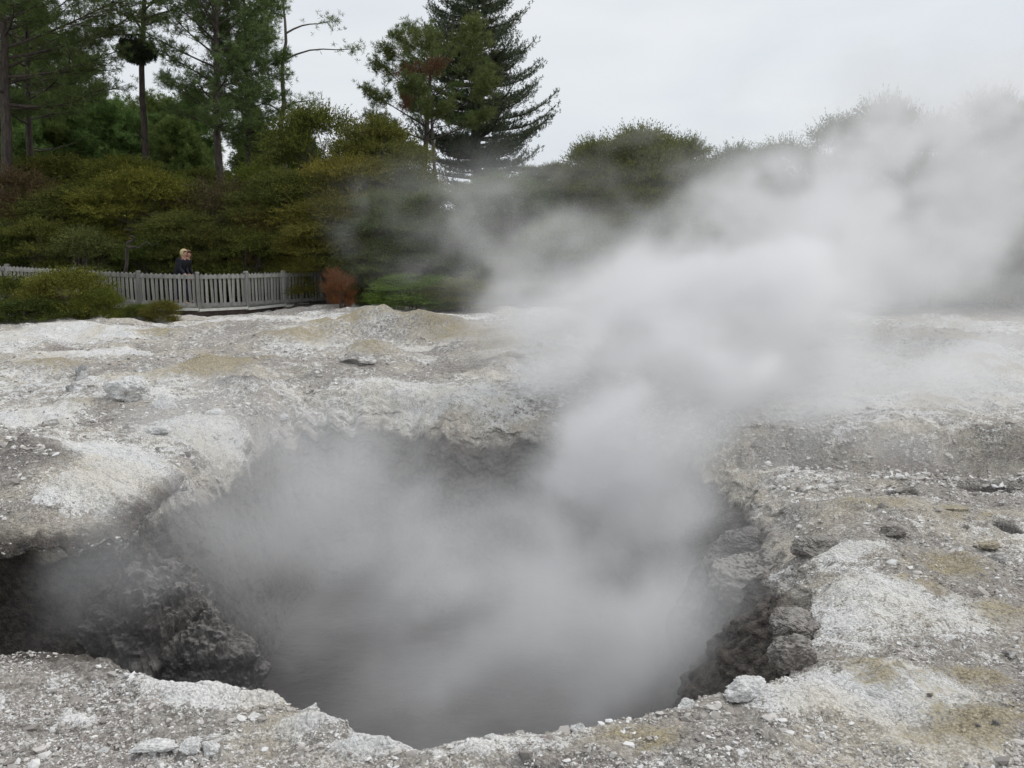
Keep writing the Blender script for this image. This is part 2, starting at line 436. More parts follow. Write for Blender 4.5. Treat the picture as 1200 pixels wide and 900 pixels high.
def ground_fields(x, y):
    h = np.zeros(x.shape); tan = np.zeros(x.shape); wh = np.zeros(x.shape); rb = np.zeros(x.shape)
    wx = x + 0.18 * fbm(x, y, 1, 1.3, 3); wy = y + 0.18 * fbm(x, y, 8, 1.3, 3)
    lump = 1 + 0.6 * fbm(x, y, 33, 1.7, 4, 0.55)
    for p, rx, ry, hh, t, w, r in MW:
        q = ((wx - p[0]) / rx) ** 2 + ((wy - p[1]) / ry) ** 2
        g = np.exp(-1.6 * q)
        h += hh * (1.25 if p[1] > 9 else 1.15) * g * lump; tan += t * g; wh += w * np.exp(-1.1 * q ** 1.5); rb += r * g
    for p, rx, ry, dp, r in PW:
        q = ((wx - p[0]) / rx) ** 2 + ((wy - p[1]) / ry) ** 2
        g = np.exp(-q ** 2)
        h -= 1.5 * dp * g; rb += r * 2.5 * g; wh -= 2 * g; tan -= g  # hole shade is put into the colour by way of the rubble mask
    # second pit
    wy2 = wy + 0.35 * fbm(x, y, 19, 0.7, 4); q = np.abs((wx - P2[0] - 0.9) / 2.7) ** 2.5 + np.abs((wy2 - P2[1] - 0.1) / 0.95) ** 2.5
    g = 1 - smooth(0.12, 1.45, q)
    h -= 0.55 * g; rb += (0.48 + 0.7 * fbm(x, y, 23, 1.2, 4)) * g; wh -= 0.6 * g; tan -= 0.5 * g
    # left bank raised
    g = np.exp(-(((x + 5.0) / 1.5) ** 2 + ((y - 8.6) / 1.3) ** 2))
    h += 0.32 * g
    dist = np.hypot(x, y)
    far = smooth(9, 16, dist)
    h += (0.06 + 0.10 * far) * fbm(x, y, 0, 0.55, 3) + 0.12 * far * fbm(x, y, 4, 1.0, 4) + 0.05 * fbm(x, y, 14, 1.2, 3)
    # bank under the scrub, rising behind the boardwalk
    h += 2.6 * smooth(29, 50, y + 0.12 * x) * smooth(14, -4, x) + 0.9 * smooth(30, 60, y) - 0.16 * smooth(22.5, 25.5, y) * smooth(34, 27, y) * smooth(-4.5, -9, x)
    # patchy base colours
    n = fbm(x, y, 2, 0.45, 4)
    wh += 0.40 + 1.15 * n + 0.12 * far
    tan += 0.45 * fbm(x, y, 6, 0.55, 5, 0.6) * (0.35 + 0.65 * far)
    rb += 0.62 * fbm(x, y, 11, 0.8, 5, 0.6) - 0.02
    return h, tan, wh, rb


def crust(x, y, f, k, off):
    """broken plates: noise cut into little steps"""
    s = (fbm(x, y, 0, f, 5, 0.55, off) * 0.5 + 0.5) * k
    q = np.floor(s)
    return q + smooth(0.62, 1.0, s - q)


def fine(x, y, z=0.0):
    a = (0.045 + 0.035 * smooth(6, 9, np.hypot(x, y))) * fbm(x, y, z, 2.6, 4, 0.55, 3.0) + 0.022 * fbm(x, y, z, 7.0, 4, 0.6, 7.0, True)
    m = smooth(-0.15, 0.25, fbm(x, y, z, 0.8, 3, 0.5, 13.0))
    a = a + m * 0.022 * crust(x, y, 1.7, 9, 5.0) + (1 - m) * 0.010 * crust(x, y, 4.5, 8, 8.0)
    return a + 0.009 * fbm(x, y, z, 34.0, 3, 0.62, 1.0) - 0.05


def lip_drop(x, y):
    th = np.arctan2(y - CY, x - CX); d = np.maximum(np.hypot(x - CX, y - CY) - rim_R(th), 0)
    return rim_at(th, 6) * np.exp(-2 * d / rim_at(th, 5))


def ground_z(x, y):
    h, *_ = ground_fields(x, y)
    return h + fine(x, y) - lip_drop(x, y)


FLOOR = -2.25


def build_ground():
    # angles: finer towards the camera
    n_th = 1700
    t = np.linspace(0, 1, 20001)
    ang = t * 2 * np.pi - np.pi
    dens = 1 + 1.6 * np.exp(-((ang + np.pi / 2) / 0.8) ** 2)
    cdf = np.cumsum(dens); cdf = (cdf - cdf[0]) / (cdf[-1] - cdf[0])
    th = np.interp(np.arange(n_th) / n_th, cdf, ang)
    R = rim_R(th); zr = rim_at(th, 2); w = rim_at(th, 3); uc = rim_at(th, 4)
    # outer rows
    d = [0.0]
    while d[-1] < 2.2: d.append(d[-1] + 0.011)
    while d[-1] < 22: d.append(d[-1] * 1.0085 + 0.0)
    while d[-1] < 1800: d.append(d[-1] * 1.07)
    d = np.array(d)
    RO = R[None, :] * np.ones((len(d), 1)) + d[:, None]
    X = CX + RO * np.cos(th); Y = CY + RO * np.sin(th)
    h, tan, wh, rb = ground_fields(X, Y)
    lip = np.exp(-d[:, None] / rim_at(th, 5)[None, :])
    hr = h[0].copy()
    Z = h + fine(X, Y) - rim_at(th, 6)[None, :] * lip ** 2 * (1 + 0.6 * fbm(X, Y, 2, 5, 4, 0.6)) + 0.05 * lip * fbm(X, Y, 9, 6.5, 4, 0.62, 4.0, True) * (smooth(0.06, 0.15, rim_at(th, 6)) * (1 - smooth(0.9, 1.6, w)))[None, :]
    # flatten far ground
    far = smooth(80, 140, np.hypot(X, Y)); Z = Z * (1 - far) + far * 1.5
    scrub = smooth(26.8, 28.4, Y + 0.5 * fbm(X, Y, 0, 0.5, 3) - 0.5 * smooth(-3, -8, X))
    wet = scrub + 0.18 * np.exp(-d / 0.22)[:, None] * np.ones_like(X)
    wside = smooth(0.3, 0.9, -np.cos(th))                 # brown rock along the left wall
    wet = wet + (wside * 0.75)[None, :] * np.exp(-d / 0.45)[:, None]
    # wall rows
    s = np.linspace(0, 1, 190)[1:]
    S = s[:, None]
    rim_z = Z[0][None, :]
    depth = rim_z - FLOOR
    zz = rim_z - depth * (S ** 1.15)
    ex = 1.3 - 0.6 * smooth(0.9, 1.6, w)[None, :]
    off = w[None, :] * (S ** ex) - uc[None, :] * np.sin(np.pi * np.clip(S * 1.25, 0, 1)) * np.clip(1 - S, 0, 1) ** 0.3 * 1.6
    Rw = R[None, :] - off
    Xw = CX + Rw * np.cos(th); Yw = CY + Rw * np.sin(th)
    env = smooth(-0.02, 0.06, S)
    disp = env * (0.22 * fbm(Xw, Yw, zz, 1.1, 3) + 0.13 * fbm(Xw, Yw, zz, 3.2, 3, 0.55, 2.0, True) + 0.05 * fbm(Xw, Yw, zz, 11, 3, 0.6, 4.0, True))
    disp += env * 0.03 * np.sin(zz * 14 + 9 * fbm(Xw, Yw, zz, 0.9, 3)) * (0.5 + 0.5 * fbm(Xw, Yw, zz, 1.1, 2, 0.5, 6.0))
    Rw = Rw + disp
    Xw = CX + Rw * np.cos(th); Yw = CY + Rw * np.sin(th)
    zz = zz + env * 0.04 * fbm(Xw, Yw, zz, 6, 3, 0.5, 9.0)
    slope = smooth(0.9, 1.6, w)[None, :]
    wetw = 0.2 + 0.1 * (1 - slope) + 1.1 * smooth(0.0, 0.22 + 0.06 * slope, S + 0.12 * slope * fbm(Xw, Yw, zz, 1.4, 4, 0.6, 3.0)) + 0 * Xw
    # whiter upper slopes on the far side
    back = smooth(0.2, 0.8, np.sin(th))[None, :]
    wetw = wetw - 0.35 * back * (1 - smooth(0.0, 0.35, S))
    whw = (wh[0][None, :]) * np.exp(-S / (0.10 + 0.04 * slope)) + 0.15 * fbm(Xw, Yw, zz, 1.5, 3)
    # floor rows
    f = np.linspace(1, 0, 60)[1:]
    Rf = Rw[-1][None, :] * f[:, None]
    Xf = CX + Rf * np.cos(th); Yf = CY + Rf * np.sin(th)
    Zf = FLOOR + 0.10 * fbm(Xf, Yf, 0, 1.6, 4) + 0.04 * fbm(Xf, Yf, 0, 7, 3, 0.6, 0, True)
    Zf = Zf * (1 - f[:, None] ** 6) + zz[-1][None, :] * f[:, None] ** 6
    one = np.ones_like(Xf)
    X = np.vstack([X[::-1], Xw, Xf]); Y = np.vstack([Y[::-1], Yw, Yf]); Z = np.vstack([Z[::-1], zz, Zf])
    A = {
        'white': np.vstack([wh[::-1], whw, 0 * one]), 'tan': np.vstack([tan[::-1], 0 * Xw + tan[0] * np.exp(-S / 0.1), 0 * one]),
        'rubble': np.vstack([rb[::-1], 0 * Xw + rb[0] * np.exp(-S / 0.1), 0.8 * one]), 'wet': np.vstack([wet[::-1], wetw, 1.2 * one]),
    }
    nr = X.shape[0]
    V = np.stack([X, Y, Z], -1).reshape(-1, 3)
    i = np.arange(nr - 1)[:, None] * n_th; j = np.arange(n_th)[None, :]; j2 = (j + 1) % n_th
    q = np.stack([i + j, i + j2, i + n_th + j2, i + n_th + j], -1).reshape(-1, 4)[:, ::-1]
    me = np_mesh('ground', V, [q], [MG], True)
    for k, v in A.items():
        a = me.attributes.new(k, 'FLOAT', 'POINT')
        a.data.foreach_set('value', v.astype(np.float32).ravel())
    o = link('ground', me)
    tag(o, 'white and grey sinter ground with a steaming crater sunk into it', None, None, 'structure')
    return o


build_ground()

# muddy water at the bottom of the crater


def build_mud():
    m, nt, b = new_mat('grey_mud_water')
    P = geo_pos(nt)
    mp = N(nt, 'ShaderNodeMapping'); mp.inputs['Scale'].default_value = (1, 2.2, 1); mp.inputs['Rotation'].default_value = (0, 0, 0.15)
    nt.links.new(P, mp.inputs['Vector'])
    n1 = noise(nt, 2.5, 5, 0.6, mp.outputs[0], 0.5); n2 = noise(nt, 11, 4, 0.6, mp.outputs[0], 0.3)
    nt.links.new(mixc(nt, ramp(nt, n1, 0.35, 0.65), (0.055, 0.047, 0.047), (0.085, 0.074, 0.073)), b.inputs['Base Color'])
    b.inputs['Roughness'].default_value = 0.35
    b.inputs['Specular IOR Level'].default_value = 0.25
    bp = N(nt, 'ShaderNodeBump'); bp.inputs['Strength'].default_value = 0.7; bp.inputs['Distance'].default_value = 0.06
    nt.links.new(math_(nt, 'ADD', n1, math_(nt, 'MULTIPLY', n2, 0.6)), bp.inputs['Height']); nt.links.new(bp.outputs[0], b.inputs['Normal'])
    n = 220
    g = np.linspace(-1, 1, n)
    gx, gy = np.meshgrid(g, g)
    # square to disc, then to the crater's outline
    dx = gx * np.sqrt(1 - gy ** 2 / 2); dy = gy * np.sqrt(1 - gx ** 2 / 2)
    th = np.arctan2(dy, dx); rr = np.hypot(dx, dy)
    Rr = rim_at(th, 1) + 0.15
    X = CX + rr * Rr * np.cos(th); Y = CY + rr * Rr * np.sin(th)
    Z = -2.12 + 0.018 * fbm(X, Y * 2, 0, 2.2, 4) + 0.01 * fbm(X, Y * 2, 0, 8, 3)
    V = np.stack([X, Y, Z], -1).reshape(-1, 3)
    i = np.arange(n - 1)[:, None] * n; j = np.arange(n - 1)[None, :]
    q = np.stack([i + j, i + j + 1, i + n + j + 1, i + n + j], -1).reshape(-1, 4)
    tag(link('mud_water', np_mesh('mud_water', V, [q], [m], True)), 'dark grey rippled mud water at the bottom of the crater', None, None, 'structure')


build_mud()

# ------------------------------------------------------------------ gravel and rocks
_ICO = {}


def ico(level):
    if level in _ICO: return _ICO[level]
    import bmesh
    bm = bmesh.new()
    bmesh.ops.create_icosphere(bm, subdivisions=level, radius=1.0)
    V = np.array([v.co[:] for v in bm.verts]); Fc = np.array([[v.index for v in f.verts] for f in bm.faces])
    bm.free()
    _ICO[level] = (V, Fc)
    return V, Fc


def build_gravel():
    V0, F0 = ico(1)
    pts = []; sz = []
    def batch(n, x, y, s0, spread, thresh, off):
        h, tan, wh, rb = ground_fields(x, y)
        m = 0.55 * fbm(x, y, 3, 2.2, 3, 0.6, off) + 0.45 * fbm(x, y, 3, 9, 2, 0.6, off) - 0.35 * np.clip(wh - 0.3, -0.5, 1) - 0.45 * np.clip(tan, 0, 1)
        th = np.arctan2(y - CY, x - CX); rr = np.hypot(x - CX, y - CY)
        k = (m > thresh) & (rr > rim_R(th) + 0.015)
        z = h + fine(x, y) - lip_drop(x, y)
        s = s0 * np.exp(spread * rng.standard_normal(len(x)))
        pts.append(np.stack([x, y, z], -1)[k]); sz.append(s[k])
    # near foreground by sight-line density
    n = 120000
    yy = 3.1 + 3.2 * rng.random(n) ** 1.3; xx = (rng.random(n) * 2 - 1) * yy * 0.66
    batch(n, xx, yy, 0.0046, 0.55, -0.08, 1.0)
    n = 26000
    yy = 3.1 + 6.0 * rng.random(n) ** 1.2; xx = (rng.random(n) * 2 - 1) * yy * 0.66
    batch(n, xx, yy, 0.0085, 0.6, 0.08, 2.0)
    n = 60000
    yy = 8 + 15 * rng.random(n) ** 1.3; xx = (rng.random(n) * 2 - 1) * yy * 0.64
    batch(n, xx, yy, 0.017, 0.5, 0.02, 3.0)
    n = 40000
    yy = 5.5 + 7 * rng.random(n); xx = (rng.random(n) * 2 - 1) * yy * 0.64
    batch(n, xx, yy, 0.009, 0.55, 0.0, 4.0)
    P = np.concatenate(pts); S = np.minimum(np.concatenate(sz), 0.045)
    n = len(P)
    print('gravel chips', n)
    # 40 chip shapes
    shp = []
    for k in range(40):
        v = V0 * (1 + 0.28 * rng.standard_normal((len(V0), 1)))
        v = v * np.array([1, 0.6 + 0.4 * rng.random(), 0.35 + 0.35 * rng.random()])
        shp.append(v)
    shp = np.array(shp)
    ids = rng.integers(0, 40, n)
    v = shp[ids] * S[:, None, None]
    a = rng.random(n) * 2 * np.pi; ca, sa = np.cos(a)[:, None], np.sin(a)[:, None]
    t = rng.normal(0, 0.35, n); ct, st = np.cos(t)[:, None], np.sin(t)[:, None]
    x, y, z = v[..., 0], v[..., 1], v[..., 2]
    x, z = x * ct - z * st, x * st + z * ct
    x, y = x * ca - y * sa, x * sa + y * ca
    V = np.stack([x, y, z], -1) + P[:, None, :]
    V[..., 2] += (S * 0.05)[:, None]
    Fc = (F0[None] + (np.arange(n) * len(V0))[:, None, None]).reshape(-1, 3)
    o = link('gravel', np_mesh('gravel', V.reshape(-1, 3), [Fc], [M_gravel], False))
    tag(o, 'loose grey and white gravel chips scattered over the sinter', None, None, 'stuff')


build_gravel()


def rock_mesh(name, size, seed, mat, level=5, rough=0.30, cuts=7, strata=0.0, freq=1.6):
    V0, F0 = ico(level)
    r = np.random.default_rng(seed)
    V = V0.copy()
    for k in range(cuts):                                   # knock flat faces off it
        nrm = r.standard_normal(3); nrm /= np.linalg.norm(nrm)
        dcut = 0.55 + 0.3 * r.random()
        s = V @ nrm
        V = V - np.outer(np.maximum(s - dcut, 0) * 0.85, nrm)
    o = seed * 3.7
    f1 = fbm(V[:, 0] + o, V[:, 1], V[:, 2], freq, 4, 0.55)
    f2 = fbm(V[:, 0] + o, V[:, 1], V[:, 2], freq * 3, 4, 0.6, 5.0, True)
    f3 = fbm(V[:, 0] + o, V[:, 1], V[:, 2], freq * 9, 4, 0.62, 9.0, True)
    V = V * (1 + rough * f1 + 0.35 * rough * f2 + 0.10 * rough * f3)[:, None]
    if strata:
        V[:, :2] *= (1 + strata * np.sin(V[:, 2] * 13 + 3 * f1))[:, None]
    V = V * np.array(size)
    return np_mesh(name, V, [F0], [mat], False)


def rock(px, py, size, mat, label, seed, z=None, name='rock', rz=0.0, sink=0.25, cat='rock', group=None, tilt=0.0, **kw):
    if z is None:
        p = W(px, py, 0.0)
        for _ in range(4):
            g = float(ground_z(np.array([p[0]]), np.array([p[1]]))[0])
            p = W(px, py, g)
        a_ = math.atan2(p[1] - CY, p[0] - CX); r_ = math.hypot(p[0] - CX, p[1] - CY)
        need = float(rim_R(np.array([a_]))[0]) + 0.6 * max(size[:2])
        if r_ < need:                                      # keep it on the rim, not over the edge
            p[0] = CX + need * math.cos(a_); p[1] = CY + need * math.sin(a_)
            p[2] = float(ground_z(np.array([p[0]]), np.array([p[1]]))[0])
    else:
        p = W(px, py, z)
    me = rock_mesh(name, size, seed, mat, **kw)
    o = link(name, me, None, (p[0], p[1], p[2] + size[2] * (1 - 2 * sink)))
    o.rotation_euler = (tilt, 0, rz)
    tag(o, label, cat, group)
    return o


# spurs and buttresses inside the crater
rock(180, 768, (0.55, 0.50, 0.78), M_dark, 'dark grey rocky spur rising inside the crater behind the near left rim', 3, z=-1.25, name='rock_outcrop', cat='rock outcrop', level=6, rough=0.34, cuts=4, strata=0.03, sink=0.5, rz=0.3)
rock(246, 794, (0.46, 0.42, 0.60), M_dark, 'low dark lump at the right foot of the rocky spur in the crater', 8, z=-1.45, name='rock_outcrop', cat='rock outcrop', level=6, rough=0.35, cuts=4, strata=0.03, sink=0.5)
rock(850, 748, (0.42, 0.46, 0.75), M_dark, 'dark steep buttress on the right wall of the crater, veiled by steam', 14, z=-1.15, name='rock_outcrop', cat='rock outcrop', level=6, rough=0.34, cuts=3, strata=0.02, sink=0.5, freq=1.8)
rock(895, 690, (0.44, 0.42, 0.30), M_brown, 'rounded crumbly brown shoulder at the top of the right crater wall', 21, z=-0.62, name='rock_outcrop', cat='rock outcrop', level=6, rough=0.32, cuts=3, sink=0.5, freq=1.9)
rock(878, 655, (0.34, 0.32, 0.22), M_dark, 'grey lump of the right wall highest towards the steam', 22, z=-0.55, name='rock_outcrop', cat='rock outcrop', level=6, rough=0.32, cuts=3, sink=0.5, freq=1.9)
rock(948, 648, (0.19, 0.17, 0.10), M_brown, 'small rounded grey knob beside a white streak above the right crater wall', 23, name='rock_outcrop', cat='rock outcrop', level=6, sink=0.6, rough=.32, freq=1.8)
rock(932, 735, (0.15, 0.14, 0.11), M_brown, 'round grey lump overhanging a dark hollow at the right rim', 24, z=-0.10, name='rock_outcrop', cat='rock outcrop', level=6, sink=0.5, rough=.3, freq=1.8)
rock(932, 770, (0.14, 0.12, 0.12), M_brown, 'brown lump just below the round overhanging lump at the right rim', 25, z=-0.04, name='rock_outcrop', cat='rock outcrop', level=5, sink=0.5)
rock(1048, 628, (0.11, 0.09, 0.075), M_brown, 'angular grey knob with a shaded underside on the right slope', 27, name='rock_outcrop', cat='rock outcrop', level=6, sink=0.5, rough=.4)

# loose rocks one can point to
RK = [
    (180, 876, (0.095, 0.055, 0.030), M_white, 'flat pale slab lying in gravel, left of two whitish blocks in the foreground', 31, 0.1),
    (224, 878, (0.050, 0.045, 0.036), M_white, 'whitish block touching the flat pale slab in the foreground gravel', 32, 0.5),
    (248, 880, (0.045, 0.050, 0.034), M_white, 'right hand whitish block of the foreground pair', 33, 1.0),
    (875, 812, (0.115, 0.070, 0.062), M_white, 'big white crusty block on the near right rim of the crater', 34, 0.2),
    (803, 829, (0.050, 0.035, 0.028), M_white, 'small white block on the rim left of the big white crusty block', 35, 0.4),
    (664, 849, (0.045, 0.035, 0.036), M_white, 'jagged white lump standing on the near rim at the middle', 36, 0.1),
    (575, 866, (0.03, 0.025, 0.02), M_white, 'small white stone on the lowest dip of the near rim', 37, 0.1),
    (370, 816, (0.055, 0.04, 0.04), M_white, 'knobbly white lump on the rim where it drops toward the middle', 38, 0.7),
    (95, 440, (0.11, 0.10, 0.17), M_blue, 'upright bluish white rock left of the larger bluish boulder', 39, 0.3),
    (88, 456, (0.13, 0.12, 0.08), M_blue, 'low blue grey rock at the foot of the upright bluish rock', 40, 0.3),
    (152, 460, (0.30, 0.24, 0.19), M_white, 'broad bluish white boulder with a grey face on the left slope', 41, 0.2),
    (192, 480, (0.13, 0.13, 0.15), M_white, 'white rock below and right of the broad bluish boulder', 42, 0.9),
    (283, 455, (0.17, 0.15, 0.12), M_blue, 'bluish grey rock on dark rubble above the far crater slope', 43, 0.6),
    (166, 436, (0.14, 0.11, 0.07), M_blue, 'low smooth blue grey rock behind the broad bluish boulder', 44, 0.0),
    (1158, 640, (0.08, 0.06, 0.03), M_tan, 'tan flat stone on the upper right slope near a small dark hole', 45, 0.4),
    (1118, 598, (0.13, 0.09, 0.028), M_tan, 'pale tan slab below the two dark holes on the right', 46, 0.4),
    (1170, 655, (0.07, 0.06, 0.035), M_grey, 'grey stone beside the tan flat stone on the right slope', 47, 0.4),
    (1182, 766, (0.035, 0.03, 0.02), M_grey, 'small grey stone at the right edge above a tan patch', 48, 0.4),
    (1090, 815, (0.016, 0.014, 0.010), M_brown, 'single dark pebble on the smooth white patch at right', 49, 0.4),
    (1146, 851, (0.014, 0.012, 0.009), M_brown, 'single dark pebble on the tan patch at lower right', 50, 0.4),
    (1166, 848, (0.022, 0.018, 0.014), M_brown, 'darker larger pebble on the lower right tan patch', 51, 0.4),
    (800, 864, (0.016, 0.013, 0.010), M_brown, 'dark pebble above the yellowish patch at the bottom middle', 52, 0.1),
    (60, 498, (0.10, 0.08, 0.05), M_grey, 'grey stone by a small dark hollow on the left slope', 53, 0.3),
    (420, 425, (0.28, 0.2, 0.12), M_grey, 'grey crumbly knob on the tan mound in front of the fence end', 54, 0.3),
    (600, 418, (0.22, 0.16, 0.07), M_tan, 'tan crumbly knob on the mounds right of the fence end', 55, 0.3),
    (632, 405, (0.06, 0.05, 0.05), M_tan, 'yellowish stone on the pale mound under the bushes', 56, 0.3),
    (185, 505, (0.12, 0.10, 0.05), M_white, 'white flat rock below the white rock on the left slope', 57, 0.3),
    (250, 486, (0.13, 0.10, 0.07), M_white, 'white chunk at the top of the left crater slope near grey rubble', 58, 0.3),
    (335, 500, (0.09, 0.08, 0.05), M_white, 'pale chunk at the misty edge of the far slope', 59, 0.3),
]
for i, (px, py, s, m, lab, sd, rz) in enumerate(RK):
    rock(px, py, s, m, lab, sd, rz=rz, level=5, rough=0.5, cuts=8, sink=0.5 if (m is M_blue or px == 152) else 0.38)

# ------------------------------------------------------------------ boxes, tubes


class MB:
    def __init__(self): self.V = []; self.F4 = []; self.F3 = []; self.n = 0
    def box(self, c, s, rz=0.0):
        x, y, z = np.array(s) / 2
        v = np.array([[-x, -y, -z], [x, -y, -z], [x, y, -z], [-x, y, -z], [-x, -y, z], [x, -y, z], [x, y, z], [-x, y, z]])
        ca, sa = math.cos(rz), math.sin(rz)
        v = v @ np.array([[ca, sa, 0], [-sa, ca, 0], [0, 0, 1]]) + np.array(c)
        f = np.array([[0, 3, 2, 1], [4, 5, 6, 7], [0, 1, 5, 4], [1, 2, 6, 5], [2, 3, 7, 6], [3, 0, 4, 7]]) + self.n
        self.V.append(v); self.F4.append(f); self.n += 8
        return self
    def tube(self, pts, rad, sides=7):
        pts = np.asarray(pts, float); k = len(pts)
        rad = np.broadcast_to(np.asarray(rad, float), (k,))
        d = np.gradient(pts, axis=0); d /= np.linalg.norm(d, axis=1)[:, None] + 1e-9
        ref = np.array([0.0, 0, 1]) if abs(d[0][2]) < 0.9 else np.array([1.0, 0, 0])
        a = np.cross(d, ref); a /= np.linalg.norm(a, axis=1)[:, None] + 1e-9
        b = np.cross(d, a)
        t = np.arange(sides) / sides * 2 * np.pi
        v = pts[:, None] + rad[:, None, None] * (np.cos(t)[None, :, None] * a[:, None] + np.sin(t)[None, :, None] * b[:, None])
        i = np.arange(k - 1)[:, None] * sides; j = np.arange(sides)[None]; j2 = (j + 1) % sides
        f = np.stack([i + j, i + j2, i + sides + j2, i + sides + j], -1).reshape(-1, 4) + self.n
        self.V.append(v.reshape(-1, 3)); self.F4.append(f); self.n += k * sides
        return self
    def mesh(self, name, mat, smooth_=False):
        return np_mesh(name, np.concatenate(self.V), [np.concatenate(self.F4)], [mat], smooth_)
    def build(self, name, mat, parent=None, smooth_=False):
        return link(name, self.mesh(name, mat, smooth_), parent)


def bevel(o, w=0.004):
    m = o.modifiers.new('bevel', 'BEVEL'); m.width = w; m.segments = 2; m.limit_method = 'ANGLE'
    return o


# ------------------------------------------------------------------ fence and boardwalk
# post pixel column, row of the rail top, distance ahead
POSTS = [(-68, 309, 28.2), (8, 313, 27.6), (86, 317, 27.0), (162, 321, 26.5), (231, 322.5, 26.4), (288, 321.5, 27.2), (332, 320.5, 28.6), (376, 319.5, 30.0), (398, 319, 30.8)]
FH = 0.98
pts = [D(px, py, y) for px, py, y in POSTS]
fence = empty('picket_fence', (pts[4][0], pts[4][1], pts[4][2] - FH))
tag(fence, 'weathered grey timber picket fence curving along the boardwalk below the scrub', 'fence')
forg = np.array(fence.location)
pk_me = {}
picket_proto = None
npick = 0
for i, p in enumerate(pts):
    if i == len(pts) - 1: break
    q = pts[i + 1]
    base = p - forg
    v = q - p; L = math.hypot(v[0], v[1]); ang = math.atan2(v[1], v[0])
    top = base[2]
    pb = MB().box((0, 0, -FH / 2 - 0.03), (0.095, 0.095, FH + 0.16), 0)
    po = bevel(pb.build('post', M_wood, fence)); po.location = base; po.rotation_euler = (0, 0, ang)
    cb = MB().box((0, 0, 0.062), (0.12, 0.12, 0.022)).box((0, 0, 0.085), (0.10, 0.10, 0.025))
    co = bevel(cb.build('post_cap', M_wood, po), 0.008)
    mid = (p + q) / 2 - forg
    Lb = L - 0.11
    slope = (q[2] - p[2]) / L
    # rails are on the camera side of the pickets
    for nm, zz, hh, dd, mt in (('top_rail', -0.055, 0.11, 0.04, M_wood), ('bottom_rail', -FH + 0.10, 0.10, 0.04, M_wood)):
        rb = MB().box((0, -0.04, 0), (Lb, dd, hh))
        ro = bevel(rb.build(nm, mt, fence)); ro.location = (mid[0], mid[1], mid[2] + zz); ro.rotation_euler = (0, -math.atan(slope), ang)
    n = max(2, int(round(Lb / 0.138)))
    for k in range(n):
        t = (k + 0.5) / n
        c = base + (q - p) * (0.055 / L + t * (Lb / L))
        if picket_proto is None:
            mb = MB()
            w, d, h = 0.076, 0.022, FH - 0.02
            prof = np.array([(-w / 2, -h), (w / 2, -h), (w / 2, 0.0), (w / 5, 0.035), (-w / 5, 0.035), (-w / 2, 0.0)])
            V = np.concatenate([np.stack([prof[:, 0], np.full(6, -d / 2), prof[:, 1]], -1), np.stack([prof[:, 0], np.full(6, d / 2), prof[:, 1]], -1)])
            sides = np.array([[a, (a + 1) % 6, (a + 1) % 6 + 6, a + 6] for a in range(6)])[:, ::-1]
            picket_proto = np_mesh('picket', V, [np.array([[0, 1, 2, 3, 4, 5], [11, 10, 9, 8, 7, 6]]), sides], [M_wood])
        if npick < 100:
            ko = link('picket', picket_proto, fence)
            ko.location = (c[0], c[1], c[2] + rng.normal(0, 0.004)); ko.rotation_euler = (0, rng.normal(0, 0.016), ang)
            npick += 1
print('pickets', npick)

# boardwalk behind and under the fence
board = empty('boardwalk', (pts[4][0], pts[4][1], pts[4][2] - FH))
tag(board, 'raised timber boardwalk with a pale edge and dark bearers behind the picket fence', 'boardwalk')
deck_z = []
mbd, mbe, mbb = MB(), MB(), MB()
for i in range(len(pts) - 1):
    p, q = pts[i] - forg, pts[i + 1] - forg
    v = q - p; L = math.hypot(v[0], v[1]); ang = math.atan2(v[1], v[0]); nn = np.array([-v[1], v[0], 0]) / L
    mid = (p + q) / 2
    nb = int(L / 0.15)
    for k in range(nb):                                    # cross boards
        c = p + v * ((k + 0.5) / nb) + nn * 0.95
        mbd.box((c[0], c[1], c[2] - FH - 0.02), (L / nb - 0.008, 1.8, 0.035), ang)
    c = mid - nn * 0.045
    mbe.box((c[0], c[1], c[2] - FH - 0.045), (L + 0.01, 0.04, 0.075), ang)
    c = mid + nn * 0.06
    mbb.box((c[0], c[1], c[2] - FH - 0.22), (L + 0.03, 0.10, 0.26), ang)
    c = mid + nn * 1.6
    mbb.box((c[0], c[1], c[2] - FH - 0.17), (L + 0.03, 0.10, 0.26), ang)
mbd.build('deck', M_wood, board); mbe.build('edge_board', M_woodlight, board); mbb.build('bearer', M_wooddark, board)

# ------------------------------------------------------------------ people on the boardwalk
M_skin = plain_material('skin', (0.50, 0.27, 0.20), (0.56, 0.31, 0.23), 20, 0.6)
M_navy = plain_material('navy_jacket', (0.010, 0.011, 0.018), (0.018, 0.019, 0.028), 12, 0.8)
M_trous = plain_material('dark_blue_trousers', (0.012, 0.013, 0.032), (0.02, 0.022, 0.045), 14, 0.85)
M_blond = plain_material('blond_hair', (0.55, 0.43, 0.22), (0.72, 0.60, 0.36), 30, 0.6, (1, 1, 0.3))
M_brownhair = plain_material('brown_hair', (0.10, 0.045, 0.028), (0.17, 0.08, 0.05), 30, 0.6, (1, 1, 0.3))
M_purple = plain_material('purple_shirt', (0.20, 0.03, 0.22), (0.26, 0.05, 0.28), 14, 0.8)
M_shoe = plain_material('black_shoe', (0.02, 0.02, 0.02), (0.035, 0.033, 0.03), 14, 0.6)
M_eye = plain_material('dark_eye', (0.02, 0.015, 0.012), (0.03, 0.02, 0.018), 14, 0.3)


